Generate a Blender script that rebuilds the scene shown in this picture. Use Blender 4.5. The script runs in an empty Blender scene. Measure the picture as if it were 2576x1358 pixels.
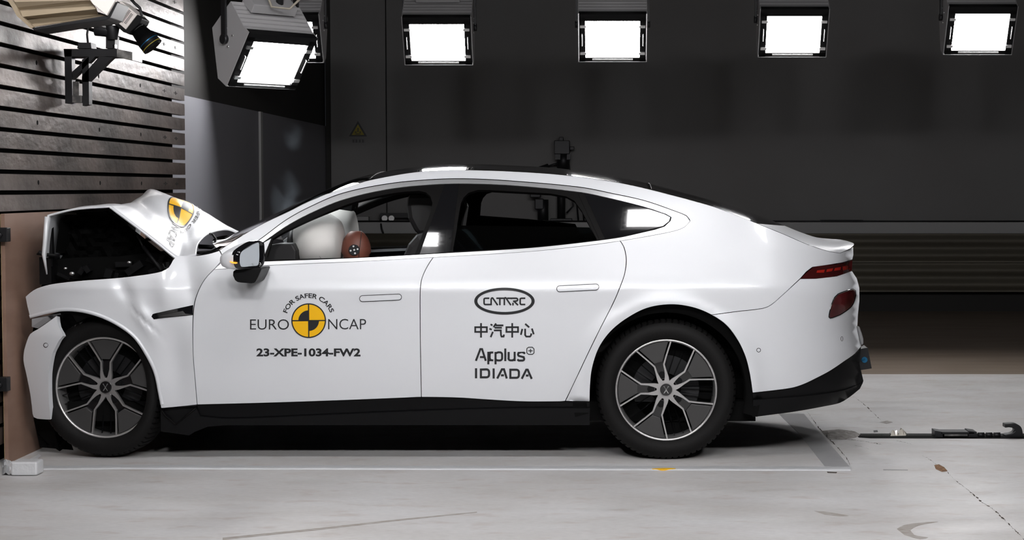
import bpy, math, random
from mathutils import Vector, Matrix
from mathutils.geometry import delaunay_2d_cdt
random.seed(7)
scn = bpy.context.scene
COL = scn.collection
# ---------------------------------------------------------------- camera, world, exposure
F = 4290.0; VX = 1530.0; VY = 472.0; CAMY = -8.5; H = 1.371
TH = math.atan((679 - VY) / F)
cd = bpy.data.cameras.new('camera'); cam = bpy.data.objects.new('camera', cd); COL.objects.link(cam)
cd.sensor_width = 36; cd.lens = F / 2576 * 36; cd.shift_x = -(VX - 1288) / 2576
cd.clip_end = 100
cam.location = (0, CAMY, H); cam.rotation_euler = (math.pi / 2 - TH, 0, 0)
scn.camera = cam
vs = scn.view_settings
vs.view_transform = 'Standard'; vs.look = 'None'; vs.gamma = 1; vs.use_curve_mapping = False
vs.exposure = 0.30
w = bpy.data.worlds.new('world'); scn.world = w; w.use_nodes = True
w.node_tree.nodes['Background'].inputs[0].default_value = (0.8, 0.85, 1, 1)
w.node_tree.nodes['Background'].inputs[1].default_value = 0.012
LAMP_FAR = 50.0      # radiance of the lamps beyond the car
LAMP_NEAR = 27.0     # radiance of the lamps on the camera side
LAMP_BACK = 128.0     # radiance of the second row on the camera side

# ---------------------------------------------------------------- mapping helpers
CT, ST = math.cos(TH), math.sin(TH)
def ray(px, py):
    a = (px - VX) / F; b = (679 - py) / F
    return (a, b * ST + CT, b * CT - ST)
def P(px, py, Y):
    d = ray(px, py); t = (Y - CAMY) / d[1]
    return Vector((d[0] * t, Y, H + d[2] * t))
def FL(px, py, z=0.0):
    d = ray(px, py); t = (z - H) / d[2]
    return Vector((d[0] * t, CAMY + d[1] * t, z))
def PX(px, py, X):
    d = ray(px, py); t = X / d[0]
    return Vector((X, CAMY + d[1] * t, H + d[2] * t))
def interp(tab, x):
    if x <= tab[0][0]: return tab[0][1]
    if x >= tab[-1][0]: return tab[-1][1]
    for i in range(len(tab) - 1):
        x0, y0 = tab[i]; x1, y1 = tab[i + 1]
        if x <= x1: return y0 + (y1 - y0) * (x - x0) / (x1 - x0)
def smooth_tab(tab):
    """monotone cubic through a table"""
    n = len(tab); h = [tab[i+1][0]-tab[i][0] for i in range(n-1)]; d = [(tab[i+1][1]-tab[i][1])/h[i] for i in range(n-1)]
    m = [d[0]] + [0.0 if d[i-1]*d[i] <= 0 else 2*d[i-1]*d[i]/(d[i-1]+d[i]) for i in range(1, n-1)] + [d[-1]]
    def f(x):
        if x <= tab[0][0]: return tab[0][1] + m[0]*(x-tab[0][0])
        if x >= tab[-1][0]: return tab[-1][1] + m[-1]*(x-tab[-1][0])
        for i in range(n-1):
            if x <= tab[i+1][0]:
                t = (x-tab[i][0])/h[i]
                return ((1+2*t)*(1-t)**2*tab[i][1] + t*(1-t)**2*h[i]*m[i] + t*t*(3-2*t)*tab[i+1][1] + t*t*(t-1)*h[i]*m[i+1])
    return f
def smoothstep(a, b, x):
    t = min(1, max(0, (x-a)/(b-a))); return t*t*(3-2*t)

# ---------------------------------------------------------------- materials
def ramp(nt, fac, stops):
    r = nt.nodes.new('ShaderNodeValToRGB'); e = r.color_ramp.elements
    while len(e) > 2: e.remove(e[-1])
    for i, (p, c) in enumerate(stops):
        el = e[i] if i < 2 else e.new(p)
        el.position = p; el.color = (*c, 1)
    nt.links.new(fac, r.inputs[0]); return r.outputs[0]
def mat(name, col, rough=0.5, metal=0.0, coat=0.0, spec=0.5, noise=None, bump=None, emis=None, scale=(1,1,1)):
    m = bpy.data.materials.new(name); m.use_nodes = True; nt = m.node_tree
    b = nt.nodes['Principled BSDF']
    b.inputs['Base Color'].default_value = (*col, 1); b.inputs['Roughness'].default_value = rough
    b.inputs['Metallic'].default_value = metal; b.inputs['Coat Weight'].default_value = coat
    b.inputs['Coat Roughness'].default_value = 0.03; b.inputs['Specular IOR Level'].default_value = spec
    if emis:
        b.inputs['Emission Color'].default_value = (*emis[0], 1); b.inputs['Emission Strength'].default_value = emis[1]
    if noise or bump:
        tc = nt.nodes.new('ShaderNodeNewGeometry'); mp = nt.nodes.new('ShaderNodeMapping'); mp.inputs['Scale'].default_value = scale
        nt.links.new(tc.outputs['Position'], mp.inputs[0])
    if noise:
        sc, lo, hi, c2 = noise
        n = nt.nodes.new('ShaderNodeTexNoise'); n.inputs['Scale'].default_value = sc; n.inputs['Detail'].default_value = 8
        nt.links.new(mp.outputs[0], n.inputs['Vector'])
        nt.links.new(ramp(nt, n.outputs[0], [(lo, col), (hi, c2)]), b.inputs['Base Color'])
    if bump:
        n = nt.nodes.new('ShaderNodeTexNoise'); n.inputs['Scale'].default_value = bump[0]; n.inputs['Detail'].default_value = 6
        nt.links.new(mp.outputs[0], n.inputs['Vector'])
        bp = nt.nodes.new('ShaderNodeBump'); bp.inputs['Strength'].default_value = bump[1]; bp.inputs['Distance'].default_value = 0.01
        nt.links.new(n.outputs[0], bp.inputs['Height']); nt.links.new(bp.outputs[0], b.inputs['Normal'])
    return m
M = {}
M['paint'] = mat('pearl_white_paint', (0.72, 0.735, 0.765), 0.38, 0.12, 0.35)
M['gloss'] = mat('gloss_black', (0.006, 0.006, 0.007), 0.06, 0, 0.6)
M['plastic'] = mat('black_plastic', (0.005, 0.005, 0.0055), 0.5, spec=0.15)
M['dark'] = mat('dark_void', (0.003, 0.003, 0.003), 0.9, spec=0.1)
M['seal'] = mat('window_seal', (0.004, 0.0037, 0.0037), 0.5, spec=0.08)
M['chrome'] = mat('satin_chrome', (0.80, 0.81, 0.83), 0.30, 0.8)
M['rubber'] = mat('tire_rubber', (0.006, 0.0057, 0.0057), 0.65, spec=0.18, bump=(90, 0.15))
M['alloy'] = mat('machined_alloy', (0.60, 0.59, 0.59), 0.32, 0.85)
M['sill'] = mat('black_sill', (0.004, 0.004, 0.0045), 0.22, spec=0.12)
M['insert'] = mat('matte_wheel_insert', (0.038, 0.037, 0.037), 0.45)
M['ink'] = mat('black_vinyl', (0.012, 0.013, 0.015), 0.4)
M['yellow'] = mat('yellow_vinyl', (0.86, 0.47, 0.0), 0.4)
M['white'] = mat('white_vinyl', (0.8, 0.8, 0.8), 0.5)
M['red'] = mat('red_lens', (0.045, 0.006, 0.006), 0.08, 0, 0.8)
M['redlit'] = mat('bright_red_lens', (0.34, 0.016, 0.01), 0.15, 0, 0.6)
M['redlow'] = mat('reflector_lens', (0.10, 0.010, 0.012), 0.12, 0, 0.8, noise=(9, .35, .65, (.05, .004, .005)))
M['amber'] = mat('amber_indicator', (0.9, 0.25, 0.02), 0.2, emis=((1, .35, .03), 1.2))
M['steel'] = mat('brown_steel_plate', (0.026, 0.016, 0.012), 0.42, 0.5, noise=(3.2, .36, .72, (.13, .098, .083)), bump=(18, .4), scale=(1, .55, 1.0))
M['plywood'] = mat('plywood', (0.22, 0.13, 0.092), 0.6, noise=(3, .3, .7, (.28, .175, .13)), scale=(1, 1.2, 4))
M['timber'] = mat('timber', (0.42, 0.30, 0.17), 0.6, noise=(5, .3, .7, (.34, .23, .12)), scale=(8, 8, .8))
M['iron'] = mat('dark_iron', (0.02, 0.02, 0.022), 0.45, 0.5)
M['castiron'] = mat('worn_steel', (0.35, 0.34, 0.33), 0.35, 0.9, noise=(20, .4, .6, (.15, .15, .15)))
M['beige'] = mat('light_tinted_enamel', (0.34, 0.275, 0.19), 0.5, noise=(3, .3, .8, (.27, .21, .14)))  # beige cast of the light is put into the housing colour
M['cream'] = mat('cream_enamel', (0.80, 0.74, 0.70), 0.5)
M['lampgrey'] = mat('grey_enamel', (0.32, 0.315, 0.32), 0.5)
M['silver'] = mat('bright_metal', (0.7, 0.7, 0.7), 0.3, 0.9)
M['wallgrey'] = mat('grey_wall_paint', (0.175, 0.172, 0.172), 0.7, noise=(.8, .3, .7, (.155, .150, .147)))
M['wallblack'] = mat('black_wall_paint', (0.02, 0.019, 0.018), 0.8)
M['sidewall'] = mat('pale_partition', (0.21, 0.21, 0.235), 0.6)
M['rail'] = mat('galvanised_steel', (0.15, 0.135, 0.105), 0.65, 0.3, noise=(1.5, .3, .7, (.11, .10, .08)), scale=(.3, 1, 6))
M['ledge'] = mat('pale_ledge', (0.33, 0.33, 0.33), 0.7)
M['tape'] = mat('silver_tape', (0.72, 0.73, 0.75), 0.3, 0.1, bump=(40, .4))
M['film'] = mat('clear_tape', (0.50, 0.50, 0.51), 0.3, 0.0, 0.3, bump=(30, .3), scale=(.3, 1, 1))
M['bag'] = mat('airbag_fabric', (0.86, 0.84, 0.81), 0.8, bump=(25, .08))
M['skin'] = mat('dummy_vinyl', (0.20, 0.066, 0.042), 0.5, noise=(14, .3, .7, (.16, .05, .033)))
M['leather'] = mat('dark_seat_leather', (0.010, 0.009, 0.010), 0.6)
M['mirrorglass'] = mat('mirror_glass', (0.85, 0.9, 0.93), 0.03, 1.0)
M['blue'] = mat('blue_anodised', (0.02, 0.16, 0.32), 0.3, 0.6)
M['crack'] = mat('crack_dirt', (0.05, 0.038, 0.028), 0.95)
M['rust'] = mat('rusty_grit', (0.36, 0.20, 0.10), 0.95, noise=(60, .4, .6, (.18, .10, .06)))
M['chip'] = mat('broken_concrete', (0.45, 0.43, 0.41), 0.9, noise=(30, .35, .65, (.27, .25, .23)), bump=(50, .7))
M['stain'] = mat('tyre_smear', (0.33, 0.29, 0.255), 0.8, noise=(20, .4, .6, (.46, .44, .42)), scale=(1, 6, 1))
M['cable'] = mat('grey_cable', (0.30, 0.27, 0.22), 0.5)
M['yellowcable'] = mat('yellow_sleeve', (0.5, 0.3, 0.02), 0.5)
M['signyellow'] = mat('sign_yellow', (0.30, 0.24, 0.02), 0.6)
M['signwhite'] = mat('sign_white', (0.20, 0.20, 0.205), 0.6)
M['lastic'] = mat('clear_plastic_sheet', (0.75, 0.70, 0.62), 0.1, coat=.5)
def glass_mat(name, tint, refl=1.0):
    m = bpy.data.materials.new(name); m.use_nodes = True; nt = m.node_tree; nt.nodes.remove(nt.nodes['Principled BSDF'])
    o = nt.nodes['Material Output']; t = nt.nodes.new('ShaderNodeBsdfTransparent'); t.inputs[0].default_value = (*tint, 1)
    g = nt.nodes.new('ShaderNodeBsdfGlossy'); g.inputs['Roughness'].default_value = 0.01; g.inputs[0].default_value = (refl,)*3 + (1,)
    fr = nt.nodes.new('ShaderNodeFresnel'); fr.inputs[0].default_value = 1.45
    mx = nt.nodes.new('ShaderNodeMixShader'); nt.links.new(fr.outputs[0], mx.inputs[0]); nt.links.new(t.outputs[0], mx.inputs[1]); nt.links.new(g.outputs[0], mx.inputs[2])
    nt.links.new(mx.outputs[0], o.inputs[0]); return m
M['glass'] = glass_mat('window_glass', (0.95, 0.96, 0.955))
M['tint'] = glass_mat('tinted_glass', (0.62, 0.66, 0.67))
M['tint2'] = glass_mat('dark_tinted_glass', (0.13, 0.16, 0.17))
def emit_mat(name, s):
    m = bpy.data.materials.new(name); m.use_nodes = True; nt = m.node_tree; nt.nodes.remove(nt.nodes['Principled BSDF'])
    e = nt.nodes.new('ShaderNodeEmission'); e.inputs[0].default_value = (1, 0.985, 0.99, 1); e.inputs[1].default_value = s
    nt.links.new(e.outputs[0], nt.nodes['Material Output'].inputs[0]); return m
M['lit_far'] = emit_mat('lamp_light_far', LAMP_FAR)
M['lit_near'] = emit_mat('lamp_light_near', LAMP_NEAR)
M['lit_back'] = emit_mat('lamp_light_back', LAMP_BACK)
def floor_mat():
    m = bpy.data.materials.new('concrete_floor'); m.use_nodes = True; nt = m.node_tree; b = nt.nodes['Principled BSDF']
    g = nt.nodes.new('ShaderNodeNewGeometry'); mp = nt.nodes.new('ShaderNodeMapping'); mp.inputs['Scale'].default_value = (0.9, 1.9, 1)
    nt.links.new(g.outputs['Position'], mp.inputs[0])
    def nz(s, d=6):
        n = nt.nodes.new('ShaderNodeTexNoise'); n.inputs['Scale'].default_value = s; n.inputs['Detail'].default_value = d
        nt.links.new(mp.outputs[0], n.inputs['Vector']); return n.outputs[0]
    base = ramp(nt, nz(1.3), [(.3, (.54, .52, .505)), (.7, (.66, .655, .66))])
    spots = ramp(nt, nz(5.5, 4), [(.56, (0, 0, 0)), (.72, (1, 1, 1))])
    fine = ramp(nt, nz(30, 3), [(.3, (.93, .93, .93)), (.7, (1.04, 1.04, 1.04))])
    mx = nt.nodes.new('ShaderNodeMix'); mx.data_type = 'RGBA'; mx.inputs['B'].default_value = (.44, .36, .32, 1)
    ml = nt.nodes.new('ShaderNodeMath'); ml.operation = 'MULTIPLY'; ml.inputs[1].default_value = .45
    nt.links.new(spots, ml.inputs[0]); nt.links.new(ml.outputs[0], mx.inputs['Factor']); nt.links.new(base, mx.inputs['A'])
    m2 = nt.nodes.new('ShaderNodeMix'); m2.data_type = 'RGBA'; m2.blend_type = 'MULTIPLY'; m2.inputs['Factor'].default_value = 1
    nt.links.new(mx.outputs['Result'], m2.inputs['A']); nt.links.new(fine, m2.inputs['B']); nt.links.new(m2.outputs['Result'], b.inputs['Base Color'])
    nt.links.new(ramp(nt, nz(3), [(.3, (.38,)*3), (.7, (.58,)*3)]), b.inputs['Roughness'])
    return m
M['floor'] = floor_mat()
M['floor2'] = mat('brown_floor_coating', (0.19, 0.145, 0.11), 0.55, noise=(2, .3, .7, (.25, .20, .16)), scale=(.5, 2, 1))

# ---------------------------------------------------------------- object helpers
WO = {}
def link(o, parent, origin):
    COL.objects.link(o); WO[o.name] = origin.copy()
    if parent is not None: o.parent = parent; o.location = origin - WO[parent.name]
    else: o.location = origin
def tag(o, label=None, cat=None, group=None, kind=None):
    if label: o['label'] = label
    if cat: o['category'] = cat
    if group: o['group'] = group
    if kind: o['kind'] = kind
    return o
def thing(name, loc, label, cat, group=None):
    o = bpy.data.objects.new(name, None); o.empty_display_size = .1; link(o, None, Vector(loc)); return tag(o, label, cat, group)
class MB:
    def __init__(s): s.v = []; s.f = []; s.m = []; s.mi = 0; s.sm = []; s.smooth = False
    def add(s, vs, fs, mi=None, smooth=None):
        k = len(s.v); s.v += [Vector(v) for v in vs]
        for f in fs: s.f.append([i + k for i in f]); s.m.append(s.mi if mi is None else mi); s.sm.append(s.smooth if smooth is None else smooth)
        return s
    def box(s, c, d, R=None, mi=None):
        c = Vector(c); d = Vector(d) / 2; vs = []
        for i in range(8):
            v = Vector(((1 if i & 1 else -1) * d.x, (1 if i & 2 else -1) * d.y, (1 if i & 4 else -1) * d.z))
            vs.append(c + (R @ v if R else v))
        return s.add(vs, [(0,2,3,1),(4,5,7,6),(0,1,5,4),(2,6,7,3),(0,4,6,2),(1,3,7,5)], mi)
    def tube(s, pts, r, n=10, cap=True, mi=None):
        pts = [Vector(p) for p in pts]; rr = r if isinstance(r, (list, tuple)) else [r]*len(pts); vs = []; prev = None
        for i, p in enumerate(pts):
            t = (pts[min(i+1, len(pts)-1)] - pts[max(i-1, 0)]).normalized()
            a = prev if prev is not None else (Vector((0,0,1)) if abs(t.z) < .9 else Vector((1,0,0)))
            u = (a - t*a.dot(t)).normalized(); prev = u; w_ = t.cross(u)
            for k in range(n):
                q = 2*math.pi*k/n; vs.append(p + (u*math.cos(q) + w_*math.sin(q))*rr[i])
        fs = [(i*n+k, i*n+(k+1)%n, (i+1)*n+(k+1)%n, (i+1)*n+k) for i in range(len(pts)-1) for k in range(n)]
        s.add(vs, fs, mi, True)
        if cap: s.add(vs[:n], [tuple(range(n))[::-1]], mi, False); s.add(vs[-n:], [tuple(range(n))], mi, False)
        return s
    def prism(s, poly, off, mi=None):
        """polygon of 3d points extruded by vector off"""
        n = len(poly); poly = [Vector(p) for p in poly]; off = Vector(off)
        return s.add(poly + [p + off for p in poly], [tuple(range(n)), tuple(range(2*n-1, n-1, -1))] + [(i, (i+1)%n, n+(i+1)%n, n+i) for i in range(n)], mi)
    def grid(s, rows, mi=None, close=False, smooth=True):
        n = len(rows[0]); vs = [p for r in rows for p in r]
        fs = [(i*n+k, i*n+(k+1)%n, (i+1)*n+(k+1)%n, (i+1)*n+k) for i in range(len(rows)-1) for k in range(n if close else n-1)]
        return s.add(vs, fs, mi, smooth)
    def ball(s, c, r, nu=24, nv=14, mi=None, fn=None):
        c = Vector(c); rows = []
        r = Vector(r) if not isinstance(r, (int, float)) else Vector((r, r, r))
        for j in range(nv+1):
            a = math.pi*j/nv; row = []
            for i in range(nu):
                q = 2*math.pi*i/nu; v = Vector((math.sin(a)*math.cos(q), math.sin(a)*math.sin(q), math.cos(a)))
                if fn: v = fn(v)
                row.append(c + Vector((v.x*r.x, v.y*r.y, v.z*r.z)))
            rows.append(row)
        return s.grid(rows, mi, True)
    def xf(s, Mx): s.v = [Mx @ v for v in s.v]; return s
    def build(s, name, mats, parent=None, bevel=0, solid=0, normals=None, origin=None, recalc=True):
        me = bpy.data.meshes.new(name)
        if origin is None:
            lo = [min(v[i] for v in s.v) for i in range(3)]; hi = [max(v[i] for v in s.v) for i in range(3)]
            origin = Vector([(lo[0]+hi[0])/2, (lo[1]+hi[1])/2, lo[2]])
        origin = Vector(origin)
        me.from_pydata([v - origin for v in s.v], [], s.f)
        for m_ in (mats if isinstance(mats, (list, tuple)) else [mats]): me.materials.append(M[m_] if isinstance(m_, str) else m_)
        for p, mi, sm in zip(me.polygons, s.m, s.sm): p.material_index = mi; p.use_smooth = sm
        me.validate()
        if recalc:
            import bmesh
            b = bmesh.new(); b.from_mesh(me); bmesh.ops.remove_doubles(b, verts=b.verts, dist=1e-5); bmesh.ops.recalc_face_normals(b, faces=b.faces); b.to_mesh(me); b.free()
        o = bpy.data.objects.new(name, me); link(o, parent, origin)
        if solid: md = o.modifiers.new('solid', 'SOLIDIFY'); md.thickness = solid; md.offset = 0
        if bevel: md = o.modifiers.new('bevel', 'BEVEL'); md.width = bevel; md.segments = 2; md.limit_method = 'ANGLE'; md.angle_limit = .6
        return o
def box_obj(name, c, d, m, parent=None, bevel=0, R=None):
    return MB().box(c, d, R).build(name, m, parent, bevel)
def struct(o, label=None): o['kind'] = 'structure'; return o

# ================================================================= THE ROOM
YB = 10.6; XS = -3.15
fm = MB(); YE = FL(2300, 941).y
struct(fm.add([(-9, -9, 0), (9, -9, 0), (9, YE, 0), (-9, YE, 0)], [(0,1,2,3)]).build('floor', 'floor'))
fm = MB(); struct(fm.add([(-9, YE, 0), (9, YE, 0), (9, YB, 0), (-9, YB, 0)], [(0,1,2,3)]).build('floor_coated', 'floor2'))
XC = (975 - VX) * (YB + 8.5) / F
bw = MB(); bw.box((XC/2+4.5, YB+.1, 2.5), (9-XC, .2, 5)); bw.box(((XS+XC-.012)/2, YB+.09, 2.5), (XC-XS-.012, .2, 5))
struct(bw.build('wall_back', 'wallgrey'))
sw = MB(); HS = 2.056
YF = PX(466, 400, -3.02).y; YW = YF+.1
sw.box((XS-.1, (YB+YW)/2, HS/2), (.2, YB-YW, HS))
y1 = PX(655, 500, XS).y
struct(sw.build('wall_left', 'sidewall'))
struct(MB().box((XS-.1, (YB+YW)/2, (HS+5)/2), (.18, YB-YW, 5-HS)).build('wall_left_upper', 'wallblack'))
struct(MB().box((XS+.005, y1, HS/2), (.03, .09, HS)).build('trim_1', 'ledge'))
struct(MB().box((XS+.03, YB-.03, 2.5), (.05, .05, 5)).build('trim_2', 'wallblack'))
struct(MB().box((0, .8, 5.05), (18, 19.6, .1)).build('ceiling', 'wallblack'))
struct(MB().box((0, -9.05, 2.5), (18, .1, 5)).build('wall_front', 'wallblack'))
struct(MB().box((9.05, .8, 2.5), (.1, 19.6, 5)).build('wall_right', 'wallblack'))
struct(MB().box((-9.05, .8, 2.5), (.1, 19.6, 5)).build('wall_far_left', 'wallblack'))
struct(MB().box((2.9, YB-.10, .13), (12.1, .2, .26)).build('black_strip_back', 'wallblack'))  # black strip added so the wall foot below the rails reads black
# ledge along the back wall
zl1 = P(2300, 559, YB-.3).z; zl0 = P(2300, 587, YB-.3).z
lg = MB().box((2.9, YB-.15, (zl1+zl0)/2), (12.1, .3, zl1-zl0)); struct(lg.build('trim_3', 'ledge'))
cb = MB().tube([(-3.0, YB-.3, zl1+.012), (8.9, YB-.3, zl1+.012)], .008, 6); tag(cb.build('cable', 'iron'), 'thin black cable running along the top of the pale ledge', 'cable')
# guard rails
def guard_rail(zc, label):
    root = thing('guard_rail', (3, YB-.4, zc-.15), label, 'guard rail', 'steel guard rails along the back wall')
    h = .158; prof = []
    for i in range(33):
        t = i/32*2-1; z = t*h
        prof.append((YB-.42 - .030*math.cos(t*math.pi*2.0+math.pi)*(1 if abs(t) < .97 else .4), zc+z))
    mb = MB(); mb.grid([[(x, y, z) for y, z in prof] for x in (-3.0, 0, 3, 6, 8.9)])
    mb.build('rail_beam', 'rail', root, solid=.004)
    for x in [-2.6+2*i for i in range(6)]: box_obj('spacer', (x, YB-.27, zc), (.1, .2, .2), 'iron', root)
guard_rail(P(2400, 624, YB-.42).z, 'upper corrugated steel guard rail in front of dark wall, just below the ledge')
guard_rail(P(2400, 698, YB-.42).z, 'lower corrugated steel guard rail, beneath the upper one')

# warning sign
sg = thing('warning_sign', P(900, 345, YB-.01), 'triangular yellow and black warning sign above a small text plate on dark wall', 'sign')
def tri(cx, cy, r, y, mi, mb):
    pts = [P(cx + r*math.sin(a)*1.02, cy - r*math.cos(a), y) for a in (0, 2*math.pi/3, 4*math.pi/3)]; mb.prism(pts, (0, .002, 0), mi)
m_ = MB(); tri(900.5, 330, 26, YB-.012, 0, m_); m_.build('sign_border', 'ink', sg)
m_ = MB(); tri(900.5, 330.5, 18, YB-.015, 0, m_); tri(900.5, 331, 0.1, YB-.015, 0, m_); m_.build('sign_face', 'signyellow', sg)
m_ = MB()
for a, b, c, d in ((899.3, 322, 901.7, 332), (894, 336, 907, 338), (893, 331, 897, 334), (904, 331, 908, 334)): m_.prism([P(a, b, YB-.018), P(c, b, YB-.018), P(c, d, YB-.018), P(a, d, YB-.018)], (0, .002, 0))
m_.build('sign_symbol', 'ink', sg)
m_ = MB().prism([P(880, 346, YB-.01), P(923, 346, YB-.01), P(923, 363, YB-.01), P(880, 363, YB-.01)], (0, .004, 0)); pl = m_.build('text_plate', 'signwhite', sg)
m_ = MB()
for x0 in (886, 893.5, 902, 910):
    for (a, b, c, d) in ((0, 0, 6, 1.2), (0, 3, 6, 4.2), (0, 6, 6, 7.2), (2.4, 0, 3.6, 7)): m_.prism([P(x0+a, 351+b, YB-.014), P(x0+c, 351+b, YB-.014), P(x0+c, 351+d, YB-.014), P(x0+a, 351+d, YB-.014)], (0, .002, 0))
m_.build('lettering', 'ink', pl)
# things standing on the ledge
yl = YB-.16
def on_ledge(px0, px1, py0, name, mt, label, cat, depth=.12):
    a = P(px0, py0, yl-depth/2); b = P(px1, py0, yl-depth/2)
    root = MB().box(((a.x+b.x)/2, yl, (a.z+zl1)/2), (b.x-a.x, depth, a.z-zl1)); o = root.build(name, mt, bevel=.004); return tag(o, label, cat)
on_ledge(2066, 2172, 553.5, 'equipment_bar', 'iron', 'long black bar lying on the pale ledge behind the tail of the car', 'bar')
on_ledge(1990, 2022, 555, 'junction_box', 'lampgrey', 'grey box on the ledge, between the rear window and the long black bar', 'box')
on_ledge(878, 927, 545, 'ballast_box', 'ledge', 'small pale box on the ledge, seen through the front side window left of the seat', 'box')
# linear dolly on the ledge seen through the window
dl = thing('camera_dolly', (P(1000, 560, yl).x, yl, zl1), 'dark wheeled camera dolly on the ledge, seen through the front side window', 'dolly')
m_ = MB(); a = P(958, 545, yl); b = P(1060, 545, yl); m_.box(((a.x+b.x)/2, yl, zl1+.075), (b.x-a.x, .1, .05)); m_.build('carriage', 'iron', dl)
for px in (968, 985, 1040):
    c = P(px, 549, yl-.07); MB().tube([c + Vector((0, -.02, 0)), c + Vector((0, .02, 0))], .032, 16).build('wheel', 'silver', dl)
MB().tube([P(957, 552, yl-.1), P(960, 575, yl-.17), P(966, 592, yl-.17)], .01).build('cord', 'iron', dl)
MB().box((b.x-.08, yl, zl1+.12), (.10, .08, .07)).build('clamp', 'iron', dl)
# tripod heads on the ledge
def tripod_cam(px, top, name, label):
    base = P(px, 556, yl); root = thing(name, (base.x, yl, zl1), label, 'tripod', 'camera stands on the ledge')
    zt = P(px, top, yl).z; x = base.x
    MB().tube([(x, yl, zl1+.03), (x, yl, zt-.34)], .045, 12).build('column', 'iron', root)
    MB().box((x, yl, zl1+.02), (.24, .2, .04)).build('base_plate', 'iron', root, bevel=.005)
    MB().tube([(x+.02, yl, zt-.34), (x+.03, yl, zt-.16)], .07, 12).box((x+.02, yl, zt-.20), (.17, .12, .07)).build('pan_head', 'iron', root)
    MB().tube([(x, yl, zt-.26), (x-.14, yl-.03, zt-.31)], [.012, .012], 8).tube([(x-.14, yl-.03, zt-.31), (x-.24, yl-.05, zt-.345)], .033, 8).build('pan_handle', 'iron', root)
    MB().tube([(x, yl, zt-.43), (x-.08, yl-.03, zt-.43)], .012, 8).tube([(x-.08, yl-.03, zt-.43), (x-.20, yl-.05, zt-.43)], .032, 8).build('tilt_handle', 'iron', root)
    MB().box((x+.01, yl, zt-.10), (.17, .16, .15)).box((x, yl, zt-.01), (.05, .06, .05)).box((x+.12, yl, zt-.11), (.05, .05, .04)).build('camera', 'iron', root, bevel=.006)
    MB().tube([(x+.06, yl, zt-.1), (x+.1, yl, zt-.4), (x+.13, yl, zt-.75), (x+.06, yl, zl1+.1)], .01, 6).build('cord', 'iron', root)
    return root
tripod_cam(1412, 348, 'camera_tripod', 'dark camera on tripod head rising above the car roof, against the back wall')
b2 = P(1366, 556, yl); r2 = thing('camera_mount', (b2.x, yl, zl1), 'short dark camera mount on ledge, seen through rear side window', 'camera mount')
MB().tube([(b2.x, yl, zl1), (b2.x, yl, zl1+.25)], .06, 10).build('column', 'iron', r2)
MB().box((b2.x-.08, yl-.05, zl1+.40), (.12, .12, .26)).box((b2.x-.04, yl, zl1+.2), (.10, .12, .12)).build('camera_body', 'iron', r2, bevel=.01)
for px in (1449, 1463):
    m_ = MB().tube([P(px-4, 440, yl), P(px+6, 556, yl)], .01, 6)
    tag(m_.build('stand_rod', 'iron'), ('left' if px == 1449 else 'right') + ' one of two thin dark rods leaning on the wall right of the tripod', 'rod', 'leaning rods on the ledge')

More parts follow.
